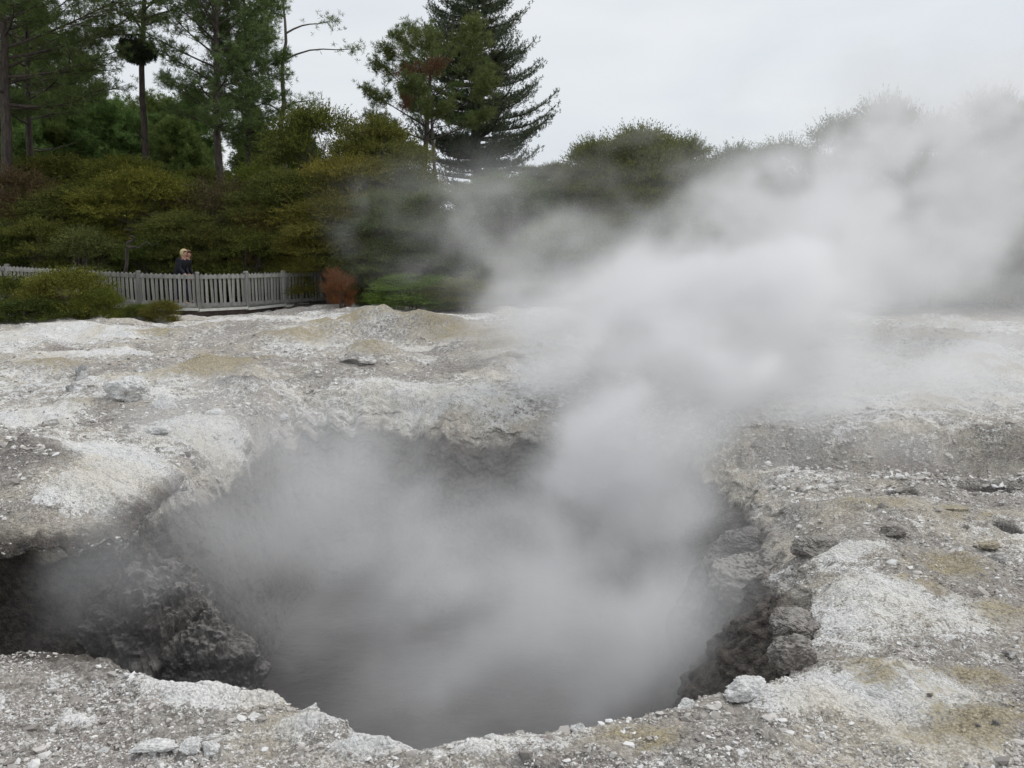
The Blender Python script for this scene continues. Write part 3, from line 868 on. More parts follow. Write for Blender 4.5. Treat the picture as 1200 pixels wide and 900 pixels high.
def skin_obj(name, verts, edges, radii, mat, parent, sub=2, root=0):
    me = bpy.data.meshes.new(name)
    me.from_pydata([tuple(v) for v in verts], edges, [])
    me.materials.append(mat)
    o = link(name, me, parent)
    sk = o.modifiers.new('skin', 'SKIN')
    if not me.skin_vertices: me.skin_vertices.new()
    for i, r in enumerate(radii):
        rr = r if isinstance(r, tuple) else (r, r)
        me.skin_vertices[0].data[i].radius = rr
        me.skin_vertices[0].data[i].use_root = (i == root)
    s = o.modifiers.new('sub', 'SUBSURF'); s.levels = sub; s.render_levels = sub
    sk.use_smooth_shade = True
    return o


def person(loc, rz, label, hair_mat, top_mat, H=1.68, lean=0.12, purple=False, seed=0):
    """faces +X in its own frame, mid-stride"""
    p = empty('person', loc, rz); tag(p, label, 'person')
    k = H / 1.68
    def S(*a): return tuple(k * c for c in a)
    ln = lean
    V = [S(0, 0, 0.90), S(0.02, 0, 1.08), S(ln * .6, 0, 1.26), S(ln, 0, 1.40), S(ln + .03, 0, 1.47), S(ln + .06, 0, 1.545), S(ln + .065, 0, 1.63),
         S(-0.01, .09, .86), S(.14, .10, .48), S(.10, .10, .09), S(.24, .11, .035),
         S(-0.01, -.09, .86), S(-.03, -.10, .48), S(-.27, -.10, .12), S(-.16, -.11, .035),
         S(ln - .01, .175, 1.37), S(ln - .06, .225, 1.12), S(ln + .08, .20, .90), S(ln + .12, .19, .82),
         S(ln - .01, -.175, 1.37), S(ln + .0, -.235, 1.12), S(ln + .17, -.21, .95), S(ln + .23, -.20, .90)]
    E = [(0, 1), (1, 2), (2, 3), (3, 4), (4, 5), (5, 6), (0, 7), (7, 8), (8, 9), (9, 10), (0, 11), (11, 12), (12, 13), (13, 14), (3, 15), (15, 16), (16, 17), (17, 18), (3, 19), (19, 20), (20, 21), (21, 22)]
    Rr = [(.14 * k, .11 * k), (.135 * k, .105 * k), (.14 * k, .11 * k), (.12 * k, .09 * k), .052 * k, (.082 * k, .09 * k), (.075 * k, .085 * k),
          .085 * k, .055 * k, .04 * k, .035 * k, .085 * k, .055 * k, .04 * k, .035 * k, .055 * k, .042 * k, .032 * k, .028 * k, .055 * k, .042 * k, .032 * k, .028 * k]
    skin_obj('body', V, E, Rr, M_skin, p)
    # face
    hx, hz = k * (ln + .06), k * 1.565
    fm = MB(); fm.tube([(hx + .085 * k, 0, hz + .02), (hx + .108 * k, 0, hz - .015), (hx + .085 * k, 0, hz - .03)], [.008, .016, .012], 8); fm.build('nose', M_skin, p, True)
    for s in (-1, 1):
        V0, F0 = ico(2)
        link('eye', np_mesh('eye', V0 * 0.011 + np.array([hx + .082 * k, s * .032, hz + .025]), [F0], [M_eye], True), p)
        link('ear', np_mesh('ear', V0 * np.array([.02, .009, .032]) + np.array([hx - .005, s * .092 * k, hz + .0]), [F0], [M_skin], True), p)
    m2 = MB(); m2.tube([(hx + .086 * k, -.025, hz - .058), (hx + .096 * k, 0, hz - .060), (hx + .086 * k, .025, hz - .058)], [.004, .008, .004], 6)
    m2.build('mouth', plain_material('lips', (.40, .15, .13), (.45, .18, .15)), p, True)
    # hair: cap over back and top of the head, open at the face
    V0, F0 = ico(4)
    v = V0 * np.array([.118, .112, .125]) * k
    cut = (v[:, 0] > 0.045 * k) & (v[:, 2] < 0.055 * k)
    keep = ~np.any(cut[F0], axis=1) & ~np.any((v[:, 2] < -0.10 * k)[F0], axis=1)
    v = v * (1 + 0.10 * fbm(v[:, 0], v[:, 1], v[:, 2], 22, 3, 0.6, seed * 7.0))[:, None]
    v = v + np.array([hx - .012, 0, hz + .028])
    ho = link('hair', np_mesh('hair', v, [F0[keep]], [hair_mat], True), p)
    sd = ho.modifiers.new('thick', 'SOLIDIFY'); sd.thickness = 0.018
    # jacket with sleeves and a stand collar
    JV = [S(-.02, 0, .88), S(0.0, 0, 1.0), S(.02, 0, 1.12), S(ln * .6, 0, 1.27), S(ln, 0, 1.41), S(ln + .02, 0, 1.475),
          S(ln - .01, .185, 1.375), S(ln - .06, .235, 1.12), S(ln + .07, .205, .92), S(ln - .01, -.185, 1.375), S(ln + .0, -.245, 1.12), S(ln + .155, -.215, .965)]
    JE = [(0, 1), (1, 2), (2, 3), (3, 4), (4, 5), (4, 6), (6, 7), (7, 8), (4, 9), (9, 10), (10, 11)]
    JR = [(.20 * k, .165 * k), (.19 * k, .155 * k), (.175 * k, .145 * k), (.175 * k, .14 * k), (.14 * k, .11 * k), (.085 * k, .08 * k), .078 * k, .064 * k, .05 * k, .078 * k, .064 * k, .05 * k]
    skin_obj('jacket', JV, JE, JR, top_mat, p, root=0)
    TV = [S(0, 0, .92), S(0, .095, .84), S(.14, .10, .48), S(.10, .10, .13), S(0, -.095, .84), S(-.03, -.10, .48), S(-.26, -.10, .15)]
    skin_obj('trousers', TV, [(0, 1), (1, 2), (2, 3), (0, 4), (4, 5), (5, 6)], [(.16 * k, .12 * k), .105 * k, .075 * k, .06 * k, .105 * k, .075 * k, .06 * k], M_trous, p)
    for s, (a, b_) in ((1, (S(.07, .10, .05), S(.27, .11, .035))), (-1, (S(-.29, -.10, .07), S(-.11, -.11, .035)))):
        skin_obj('shoe', [a, tuple((np.array(a) + np.array(b_)) / 2), b_], [(0, 1), (1, 2)], [.05, .048, .036], M_shoe, p)
    # hands: palm and five fingers
    for hb, ax in ((S(ln + .085, .20, .885), (.35, 0, -1)), (S(ln + .18, -.21, .935), (.6, 0, -.8))):
        a = np.array(ax, float); a /= np.linalg.norm(a); s = np.array([0, 1.0, 0]); f = np.cross(s, a)
        hv = [np.array(hb), np.array(hb) + a * .075]; he = [(0, 1)]; hr = [(.026, .034), (.018, .038)]
        for j, (o_, l_) in enumerate(((-.028, .06), (-.010, .075), (.010, .072), (.027, .055))):
            n0 = len(hv); b0 = hv[1] + f * o_
            hv += [b0 + a * l_ * .35, b0 + a * l_ * .7 + s * .006, b0 + a * l_ * .95 + s * .016]; he += [(1, n0), (n0, n0 + 1), (n0 + 1, n0 + 2)]; hr += [.0095, .009, .008]
        n0 = len(hv); hv += [hv[0] + a * .03 - f * .04, hv[0] + a * .065 - f * .052]; he += [(0, n0), (n0, n0 + 1)]; hr += [.011, .009]
        skin_obj('hand', hv, he, hr, M_skin, p, sub=1)
    if purple:
        skin_obj('shirt_hem', [S(-.03, 0, .86), S(-.025, 0, .95)], [(0, 1)], [(.212 * k, .178 * k), (.206 * k, .172 * k)], M_purple, p)
    return p


pw = D(212, 340, 27.3)
dk = pts[4][2] - FH
person((pw[0], 27.25, dk), R_(-8), 'blond person in a dark navy jacket over a purple hem walking behind the fence', M_blond, M_navy, 1.70, 0.14, True, 1)
person((pw[0] * 28.0 / 27.25 + 0.15, 28.0, dk), R_(-8), 'brown haired person in dark clothes mostly hidden beside the blond walker', M_brownhair, M_navy, 1.66, 0.12, False, 2)

# ------------------------------------------------------------------ vegetation


def unit(a):
    return a / (np.linalg.norm(a, axis=-1, keepdims=True) + 1e-9)


def kites(P, Dv, ln, wd, r):
    """one leaf-sized face per point"""
    n = len(P)
    side = unit(np.cross(Dv, unit(r.standard_normal((n, 3)))))
    ln = np.broadcast_to(ln, (n,))[:, None]; wd = np.broadcast_to(wd, (n,))[:, None]
    V = np.stack([P, P + Dv * ln * .45 + side * wd * .5, P + Dv * ln, P + Dv * ln * .45 - side * wd * .5], 1)
    return V.reshape(-1, 3)


def sprays(O, A, L, k, leaf_len, leaf_w, r, spread=0.8, droop=0.0):
    """feathery twigs: k leaves up each of the twigs O + t*A*L"""
    n = len(O)
    t = (np.arange(k) + 0.5) / k
    t = t[None, :] + r.normal(0, 0.06, (n, k))
    P = O[:, None] + A[:, None] * (L[:, None] * t)[..., None]
    P[..., 2] -= droop * (t ** 2) * L[:, None]
    d = unit(A[:, None] * (0.75 + 0.5 * t[..., None]) + r.standard_normal((n, k, 3)) * spread)
    ll = leaf_len * (1.1 - 0.5 * t) * r.uniform(0.7, 1.3, (n, k))
    return kites(P.reshape(-1, 3), d.reshape(-1, 3), ll.ravel(), leaf_w * r.uniform(0.7, 1.3, n * k), r)


def quads_mesh(name, V, mat):
    n = len(V) // 4
    return np_mesh(name, V, [np.arange(n * 4).reshape(-1, 4)], [mat], False)


def shrub_protos(seed, rad, h, n_pads, per_pad, k, leaf_len, leaf_w, spray_len, mat, low=0.05, padr=0.34, upright=0.45):
    r = np.random.default_rng(seed)
    mb = MB(); vs_ = []
    stems = []
    for i in range(7):
        a = r.random() * 6.28; rr = rad * r.uniform(0.15, 0.5)
        tip = np.array([math.cos(a) * rr, math.sin(a) * rr, h * r.uniform(0.55, 0.8)])
        b0 = np.array([math.cos(a), math.sin(a), 0]) * rad * 0.08
        m = (b0 + tip) / 2 + r.normal(0, 0.06 * rad, 3)
        mb.tube([b0 - np.array([0, 0, .3]), b0 * 1.5 + np.array([0, 0, h * .15]), m, tip], [.035 * h / 3, .03 * h / 3, .02 * h / 3, .008], 6)
        stems.append((m, tip))
    ax = rad * r.uniform(0.85, 1.15, 8)
    for i in range(n_pads):
        a = r.random() * 6.28
        zf = low + (1 - low) * r.random() ** 0.8
        prof = (1 - max(0, zf - 0.35) ** 2 / 0.4225) ** 0.5 if zf > 0.35 else 0.72 + 0.28 * (zf / 0.35)
        ar = ax[int(a / 6.28 * 8) % 8]
        rr = ar * prof * (r.uniform(0.45, 1.0) ** 0.5) * 0.86
        c = np.array([math.cos(a) * rr, math.sin(a) * rr, h * zf * 0.9])
        pr = padr * rad * r.uniform(0.6, 1.25)
        s = stems[r.integers(0, len(stems))]
        mb.tube([s[0], (s[0] + c) / 2 + np.array([0, 0, .06 * h]), c], [.012 * h / 3, .008 * h / 3, .004], 4)
        n = int(per_pad * r.uniform(0.7, 1.3))
        q = unit(r.standard_normal((n, 3))); q[:, 2] = np.abs(q[:, 2]) * 0.8 - 0.22
        O = c + q * np.array([pr, pr, pr * 0.30]) * r.uniform(0.35, 1.0, (n, 1))
        out = np.array([math.cos(a), math.sin(a), 0.1])
        A = unit(q * np.array([0.8, 0.8, 0.4]) + out * 0.55 + np.array([0, 0, upright]) + r.normal(0, 0.28, (n, 3)))
        vs_.append(sprays(O, A, spray_len * r.uniform(0.6, 1.4, n), k, leaf_len, leaf_w, r, 0.55, 0.15))
    return mb.mesh('branch', M_greybark, True), quads_mesh('foliage', np.concatenate(vs_), mat)


def scene_z(x, y):
    return float(ground_fields(np.array([x]), np.array([y]))[0][0])


PB = [shrub_protos(100 + i, 2.5, 5.2, 84, 88, 12, .10, .031, .56, M_manuka, upright=0.40) for i in range(3)]      # big
PM = [shrub_protos(110 + i, 1.55, 2.9, 50, 76, 10, .085, .028, .40, M_manuka) for i in range(3)]    # middling
PS = [shrub_protos(120 + i, 0.85, 1.15, 54, 56, 11, .055, .018, .36, M_manuka, low=0.0, upright=0.8) for i in range(2)]   # low
PT = [shrub_protos(130, 1.7, 2.7, 55, 42, 10, .08, .024, .44, M_scrub, upright=0.7), shrub_protos(131, 1.5, 2.5, 55, 42, 10, .08, .024, .42, M_scrub, upright=0.7)]
PR = [shrub_protos(140, 0.62, 1.35, 30, 50, 10, .06, .02, .40, M_rust, low=0.0, upright=0.95)]
SIZE = {'B': (PB, 2.5, 5.2), 'M': (PM, 1.55, 2.9), 'S': (PS, 0.85, 1.15), 'T': (PT, 1.6, 2.6), 'R': (PR, 0.62, 1.35)}
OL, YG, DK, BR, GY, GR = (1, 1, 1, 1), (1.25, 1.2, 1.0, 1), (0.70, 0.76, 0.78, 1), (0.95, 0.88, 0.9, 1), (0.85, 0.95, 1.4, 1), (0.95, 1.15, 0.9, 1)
nsh = 0


def shrub(kind, px, top, wpx, y, col, label, group=None, base=None):
    """a shrub with its top at photo pixel (px, top), wpx pixels wide, y metres ahead"""
    global nsh
    p = D(px, top, y)
    z0 = scene_z(p[0], y) if base is None else base
    protos, r0, h0 = SIZE[kind]
    br, fo = protos[nsh % len(protos)]
    sx = wpx / F * y / 2 / r0; sz = max(0.3, (p[2] - z0) / (h0 * 1.02))
    e = empty('shrub', (p[0], y, z0 - 0.05), rng.random() * 6.28)
    e.scale = (sx * 1.13, sx * 1.13, sz)
    tag(e, label, 'shrub', group)
    b = link('branch', br, e); f_ = link('foliage', fo, e)
    f_.color = tuple(c * rng.uniform(0.9, 1.1) for c in col[:3]) + (1,)
    nsh += 1
    return e


G1 = 'shrubs of the scrub bank behind the boardwalk'
G2 = 'shrubs at the far edge of the sinter behind the steam'
G3 = 'low shrubs in front of the fence'
# back row on the bank
shrub('B', -30, 165, 130, 37, OL, 'olive shrub at the upper left edge below the leftmost pine trunk', G1)
shrub('B', 62, 172, 140, 37, OL, 'olive shrub at the foot of the second pine trunk from the left', G1)
shrub('B', 140, 176, 130, 36, YG, 'yellowish shrub at the foot of the pine with a dense dark knot', G1)
shrub('B', 205, 200, 110, 36, GR, 'green shrub between the knotted pine and the twin pine trunks', G1)
shrub('M', 300, 186, 80, 36, GR, 'bright green shrub right of the twin pine trunks on the bank', G1)
# the tall manuka clump in the middle left
shrub('B', 372, 112, 130, 34, OL, 'tall manuka below the bare spindly pine, highest shrub on the bank', G1)
shrub('B', 440, 126, 125, 33.5, OL, 'tall dark manuka standing left of the pine with the brown patch', G1)
shrub('B', 405, 168, 150, 31.5, YG, 'yellow green manuka with level sprays in front of the two tall dark ones', G1)
shrub('M', 478, 190, 80, 32.5, DK, 'dark shrub at the foot of the pine with the brown patch', G1)
shrub('B', 330, 190, 120, 32, OL, 'olive manuka on the left flank of the tall clump', G1)
shrub('B', 455, 142, 110, 37, OL, 'dark manuka filling the gap behind the two tall ones', G1)
shrub('B', 235, 192, 120, 39.5, OL, 'olive shrub behind the brown twiggy one between the pine trunks', G1)
shrub('B', 420, 178, 110, 37.5, DK, 'dark shrub behind the yellow green manuka', G1)
# middle row
shrub('T', 18, 192, 130, 33, BR, 'brown twiggy shrub at the left edge of the scrub bank', G1)
shrub('B', 88, 212, 140, 32.5, OL, 'olive shrub right of the brown twiggy one at the left edge', G1)
shrub('B', 160, 190, 140, 32.5, YG, 'rounded yellow olive shrub in the middle of the left bank', G1)
shrub('T', 255, 208, 125, 33, BR, 'brown twiggy shrub just below the twin pine trunks', G1)
shrub('T', 292, 236, 75, 31, (1.3, 1.25, .9, 1), 'tawny shrub with upright twigs right of the brown one', G1)
shrub('B', 218, 240, 110, 31, OL, 'olive shrub above the heads of the two walkers', G1)
shrub('B', 385, 222, 120, 30, OL, 'olive shrub above the right end of the fence', G1)
shrub('B', 452, 216, 110, 29.5, GY, 'grey green shrub touched by a thin wisp of steam right of the fence end', G1)
# front row along the boardwalk; the dark tint paints shade under the canopy
shrub('M', -20, 248, 100, 30, DK, 'dark shrub behind the leftmost fence post', G1)
shrub('M', 45, 252, 90, 30, BR, 'brownish dark shrub behind the front left bushes', G1)
shrub('M', 100, 258, 85, 29.6, GY, 'grey green shrub left of the bare dead branch', G1)
shrub('M', 172, 268, 70, 30, DK, 'dark low shrub between the dead branch and the walkers', G1)
shrub('M', 240, 262, 70, 30.2, DK, 'dark shrub just right of the walkers', G1)
shrub('M', 292, 258, 80, 30.4, OL, 'olive shrub behind the middle of the fence right half', G1)
shrub('M', 345, 262, 80, 32.6, DK, 'dark olive shrub behind the last fence bays', G1)
shrub('M', 205, 282, 60, 29.8, DK, 'small dark shrub directly behind the walkers', G1)
shrub('M', 400, 270, 70, 31.4, OL, 'olive shrub right behind the fence end above the rust coloured bush', G1)
# below and right of the fence end
shrub('R', 398, 313, 27, 27.0, OL, 'rust coloured dead bush at the right end of the fence')
shrub('M', 443, 285, 70, 28.4, GY, 'grey green bush right of the rust coloured bush', G2)
shrub('M', 485, 316, 90, 26.6, GR, 'fresh green low bush above the big pale mound', G2)
shrub('M', 545, 322, 80, 26.4, YG, 'yellowish low bush right of the fresh green one', G2)
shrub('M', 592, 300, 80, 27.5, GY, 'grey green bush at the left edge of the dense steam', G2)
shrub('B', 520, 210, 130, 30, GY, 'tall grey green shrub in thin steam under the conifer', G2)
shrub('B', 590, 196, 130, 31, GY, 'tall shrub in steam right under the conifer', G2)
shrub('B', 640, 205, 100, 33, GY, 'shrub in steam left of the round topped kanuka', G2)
# the kanuka on the right
shrub('B', 700, 152, 95, 32, OL, 'kanuka with a bare spiky left flank rising out of steam', G2)
shrub('B', 770, 150, 130, 33.5, DK, 'dark kanuka filling in behind the round topped one', G2)
shrub('B', 722, 158, 100, 33.5, DK, 'dark kanuka behind the spiky left flank of the round topped one', G2)
shrub('B', 752, 137, 130, 31, (.95, 1.05, .9, 1), 'round topped olive kanuka standing clear of the steam', G2)
shrub('B', 805, 150, 100, 31.5, OL, 'olive kanuka on the right shoulder of the round topped one', G2)
shrub('B', 745, 205, 110, 29.5, OL, 'low olive growth in front of the round topped kanuka', G2)
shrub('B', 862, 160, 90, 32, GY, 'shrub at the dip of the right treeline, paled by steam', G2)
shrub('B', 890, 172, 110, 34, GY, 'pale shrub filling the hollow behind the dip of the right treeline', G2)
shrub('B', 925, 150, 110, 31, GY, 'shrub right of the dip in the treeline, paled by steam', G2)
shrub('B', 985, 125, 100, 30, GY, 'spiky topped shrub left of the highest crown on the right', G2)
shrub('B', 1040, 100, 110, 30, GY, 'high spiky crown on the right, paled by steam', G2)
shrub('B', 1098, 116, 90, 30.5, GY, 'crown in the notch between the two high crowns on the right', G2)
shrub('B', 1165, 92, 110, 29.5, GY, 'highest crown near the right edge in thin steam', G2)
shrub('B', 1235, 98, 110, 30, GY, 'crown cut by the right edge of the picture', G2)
for j, px in enumerate((660, 735, 815, 890, 965)):
    shrub('M', px, 250 + 6 * (j % 2), 95, 28 + 0.3 * (j % 3), OL, 'low shrub lost in the dense steam at the foot of the right treeline', 'shrubs hidden in dense steam')
shrub('B', 1030, 205, 110, 27.5, DK, 'dark shrub showing dimly through steam below the high spiky crown', G2)
shrub('B', 1100, 195, 110, 27.2, DK, 'dark shrub in the darkest gap of the steam on the right', G2)
shrub('B', 1175, 190, 110, 27.0, DK, 'dark shrub at the right edge below the highest crown', G2)
shrub('B', 1240, 190, 110, 27.0, DK, 'dark shrub cut by the right edge at ground level', G2)
# in front of the fence
shrub('S', -5, 326, 100, 25.0, (.85, .8, .8, 1), 'dark bush at the left edge in front of the fence', G3)
shrub('R', 44, 332, 34, 24.6, OL, 'small rust coloured bush among the green ones in front of the fence', G3)
shrub('S', 80, 318, 82, 24.6, YG, 'largest green bush in front of the fence at left', G3)
shrub('S', 116, 340, 46, 24.3, (1.15, 1.02, .95, 1), 'low spreading bush on the right side of the largest green bush', G3)
shrub('S', 32, 350, 80, 23.6, DK, 'low dark bush on the white ground at left', G3)
shrub('S', 190, 352, 36, 24.6, (1.2, 1.0, 1.0, 1), 'small dry tuft by the fence foot below the walkers', G3)
shrub('S', 160, 356, 36, 24.8, (1.1, 1.0, 1.2, 1), 'small greyish tuft left of the dry one at the fence foot', G3)
# far low hill of scrub in the gap
for j, (px, tp) in enumerate(((618, 190), (650, 186), (672, 190))):
    shrub('B', px, tp, 55, 58, GY, ['distant pale shrub seen in the gap just right of the conifer', 'middle distant shrub in the gap between conifer and kanuka', 'distant shrub beside the bare flank of the kanuka'][j], G2)


# --- pines
def pine(label, px, top, y, seed, base_px=None, crown_from=0.35, half=60, dens=1.0, tr=0.17, mat=M_pine, col=(1, 1, 1, 1), bark=M_bark,
         needle=0.20, flat=0.5, up=0.15, limbs=34, shape='round', dead_limbs=6, name='pine_tree', lean=0.0, extra=None, group='pines on the bank', gaps=0.0, nw=0.017, tip=0.28, wobk=1.0):
    r = np.random.default_rng(seed)
    tp = D(px, top, y)
    bx = D(base_px if base_px is not None else px, 200, y)[0]
    z0 = scene_z(bx, y)
    H = tp[2] - z0
    hw = half / F * y
    e = empty(name, (bx, y, z0 - 0.1)); tag(e, label, 'tree', group)
    mb = MB()
    nseg = 14
    t = np.linspace(0, 1, nseg)
    wob = np.cumsum(r.normal(0, 0.035, (nseg, 2)), axis=0) * H / 14 * wobk
    wob -= wob[0]
    axis = np.stack([(tp[0] - bx) * t ** 1.1 + wob[:, 0], wob[:, 1], H * t], -1)
    mb.tube(axis, tr * (1 - t) ** 0.75 + 0.02, 9)
    def at(f): return np.array([np.interp(f, t, axis[:, i]) for i in range(3)])
    O, A = [], []
    OB, AB = [], []
    az = r.random() * 6.28
    def limb(f, L, azi, upv, tuftn, thick):
        p0 = at(f)
        d = np.array([math.cos(azi), math.sin(azi), 0])
        k = 6
        s = np.linspace(0, 1, k)
        bend = r.normal(0, 0.10, 2)
        pts_ = p0 + np.outer(s * L, d) + np.outer(np.sin(s * 2.2) * L * bend[0], np.array([-d[1], d[0], 0]))
        pts_[:, 2] += L * (upv * s + 0.25 * s ** 2 * (upv + .25) + bend[1] * .4 * np.sin(s * 3))
        mb.tube(pts_, thick * (1 - s * 0.85), 5)
        if tuftn <= 0: return
        nt_ = max(4, int(4 + L * 4.0))
        for q in range(nt_):
            s0 = tip + (1 - tip) * (q + r.random()) / nt_
            b0 = np.array([np.interp(s0, s, pts_[:, i]) for i in range(3)])
            sg = 1 if q % 2 else -1
            ang = azi + sg * r.uniform(0.4, 1.2)
            tl = L * r.uniform(0.16, 0.38) * (1.15 - 0.5 * s0) + 0.15
            td = np.array([math.cos(ang), math.sin(ang), r.uniform(0.0, 0.7) * (0.6 + up)])
            b1 = b0 + td * tl
            mb.tube([b0, (b0 + b1) / 2 + np.array([0, 0, -.03 * tl]), b1], [thick * .3, thick * .2, .006], 4)
            m = max(1, int(tuftn * 1.7 * r.uniform(0.6, 1.4)))
            w_ = r.random(m) ** 0.7
            for ww in w_:
                O.append(b0 + td * tl * (0.35 + 0.65 * ww) + r.normal(0, 0.13, 3)); A.append(unit(td * 0.8 + np.array([0, 0, .55]) + r.normal(0, .5, 3)))
        O.append(pts_[-1]); A.append(unit(pts_[-1] - pts_[-2]))
    for i in range(limbs):
        f = crown_from + (0.985 - crown_from) * (i + r.random()) / limbs
        g = (f - crown_from) / (1 - crown_from)
        if shape == 'cone': Lr = (1 - g) ** 0.8 * (0.9 + 0.1 * r.random()) + 0.05
        elif shape == 'column': Lr = (0.75 + 0.25 * math.sin(g * 3.1)) * (1 - g ** 4) * r.uniform(0.7, 1.1) + 0.08
        else: Lr = math.sin(min(1, g * 0.8 + 0.22) * math.pi) ** 0.6 * r.uniform(0.55, 1.1) + 0.10
        if r.random() < gaps: continue
        az += 2.39996 + r.normal(0, .35)
        limb(f, hw * Lr, az, up + 0.55 * g * (shape != 'cone') + r.normal(0, .08), 3.2 * dens, tr * 0.30 * (1.1 - g * 0.7))
    for i in range(dead_limbs):
        f = crown_from * r.uniform(0.35, 1.0)
        limb(f, hw * r.uniform(0.25, 0.7), r.random() * 6.28, r.uniform(-.1, .25), 0, tr * 0.2)
    if extra: extra(at, limb, O, A, r, hw, mb)
    mb.build('trunk', bark, e, True)
    O = np.array(O); A = np.array(A)
    nn = 15
    OO = np.repeat(O, nn, 0)
    DD = unit(np.repeat(A, nn, 0) * 0.55 + r.standard_normal((len(OO), 3)) * flat)
    V = kites(OO, DD, needle * r.uniform(0.7, 1.25, len(OO)), nw, r)
    c = link('crown', quads_mesh('crown', V, mat), e)
    c.color = col
    return e, len(OO)


tot = 0
def knot(at, limb, O, A, r, hw, mb): pass
e, n = pine('tall pine with a trunk at the very left edge', 0, -150, 35, 201, crown_from=0.46, half=120, dens=2.2, tr=0.24, limbs=40, col=(1.05, 1.05, .9, 1)); tot += n
e, n = pine('second pine from the left with bare limbs reaching right', 26, -90, 40, 202, base_px=31, crown_from=0.42, half=105, dens=2.0, tr=0.17, limbs=40, col=(1, 1, .9, 1)); tot += n
kn, n = pine('pine with a dense dark knot of needles on its trunk', 166, -140, 38, 203, base_px=164, crown_from=0.62, half=88, dens=1.4, tr=0.16, limbs=34, dead_limbs=2, shape='column', col=(1, 1, 1, 1)); tot += n
e, n = pine('dark pine with thick straight trunk, left of the twin pair', 250, -110, 36, 204, base_px=254, crown_from=0.40, half=70, dens=1.8, tr=0.17, limbs=52, shape='column', col=(1.0, 1.05, .95, 1)); tot += n
e, n = pine('pine with a thinner leaning trunk, right of the twin pair', 285, -60, 39, 205, base_px=284, crown_from=0.38, half=46, dens=2.2, tr=0.12, limbs=48, shape='column', col=(1.05, 1.15, .9, 1)); tot += n


def spindly(at, limb, O, A, r, hw, mb):
    for f, L, a, u, tn in ((.70, 3.6, 0.0, .22, 3), (.80, 2.2, .3, .35, 3), (.86, 1.2, 2.8, .3, 3), (.52, 1.5, .2, .35, 3), (.50, 1.6, 2.9, .5, 4), (.45, 1.6, 3.4, .4, 4), (.93, 1.0, .8, .7, 2), (.95, 1.1, 2.2, .7, 2), (.47, 1.2, -.5, .4, 3)):
        p0 = at(f); d = np.array([math.cos(a), math.sin(a) * .6, u])
        s = np.linspace(0, 1, 7)
        P_ = p0 + np.outer(s * L, d); P_[:, 2] += 0.06 * L * np.sin(s * 5); P_[:, 1] += .05 * L * np.sin(s * 4)
        mb.tube(P_, .05 * (1 - .8 * s), 5)
        for _ in range(tn * 13):
            sg = r.uniform(0.70, 1.05)
            b = np.array([np.interp(sg, s, P_[:, i]) for i in range(3)]) + r.normal(0, .28, 3) * np.array([1, 1, .6])
            O.append(b); A.append(unit(np.array([0, 0, .6]) + r.normal(0, .6, 3)))


e, n = pine('spindly nearly bare pine with one long limb reaching right', 328, -30, 42, 206, base_px=333, crown_from=0.5, half=25, dens=0.2, tr=0.15, wobk=4.5, limbs=0, dead_limbs=7, bark=M_greybark, col=(1.2, 1.2, 1, 1), extra=spindly); tot += n
pg, n = pine('pine with padded tufts and a brown dead patch left of the conifer', 505, 48, 40, 207, base_px=491, crown_from=0.50, half=72, dens=2.7, tr=0.16, limbs=24, shape='round', dead_limbs=8, up=0.25, gaps=.1, col=(1.1, 1.02, .85, 1), tip=0.62); tot += n
e, n = pine('thin leaning pine with a slim grey trunk between pine and conifer', 500, 70, 41.5, 208, base_px=513, crown_from=0.62, half=45, dens=1.2, tr=0.09, limbs=12, dead_limbs=6, bark=M_greybark, col=(1.1, 1.15, .9, 1)); tot += n


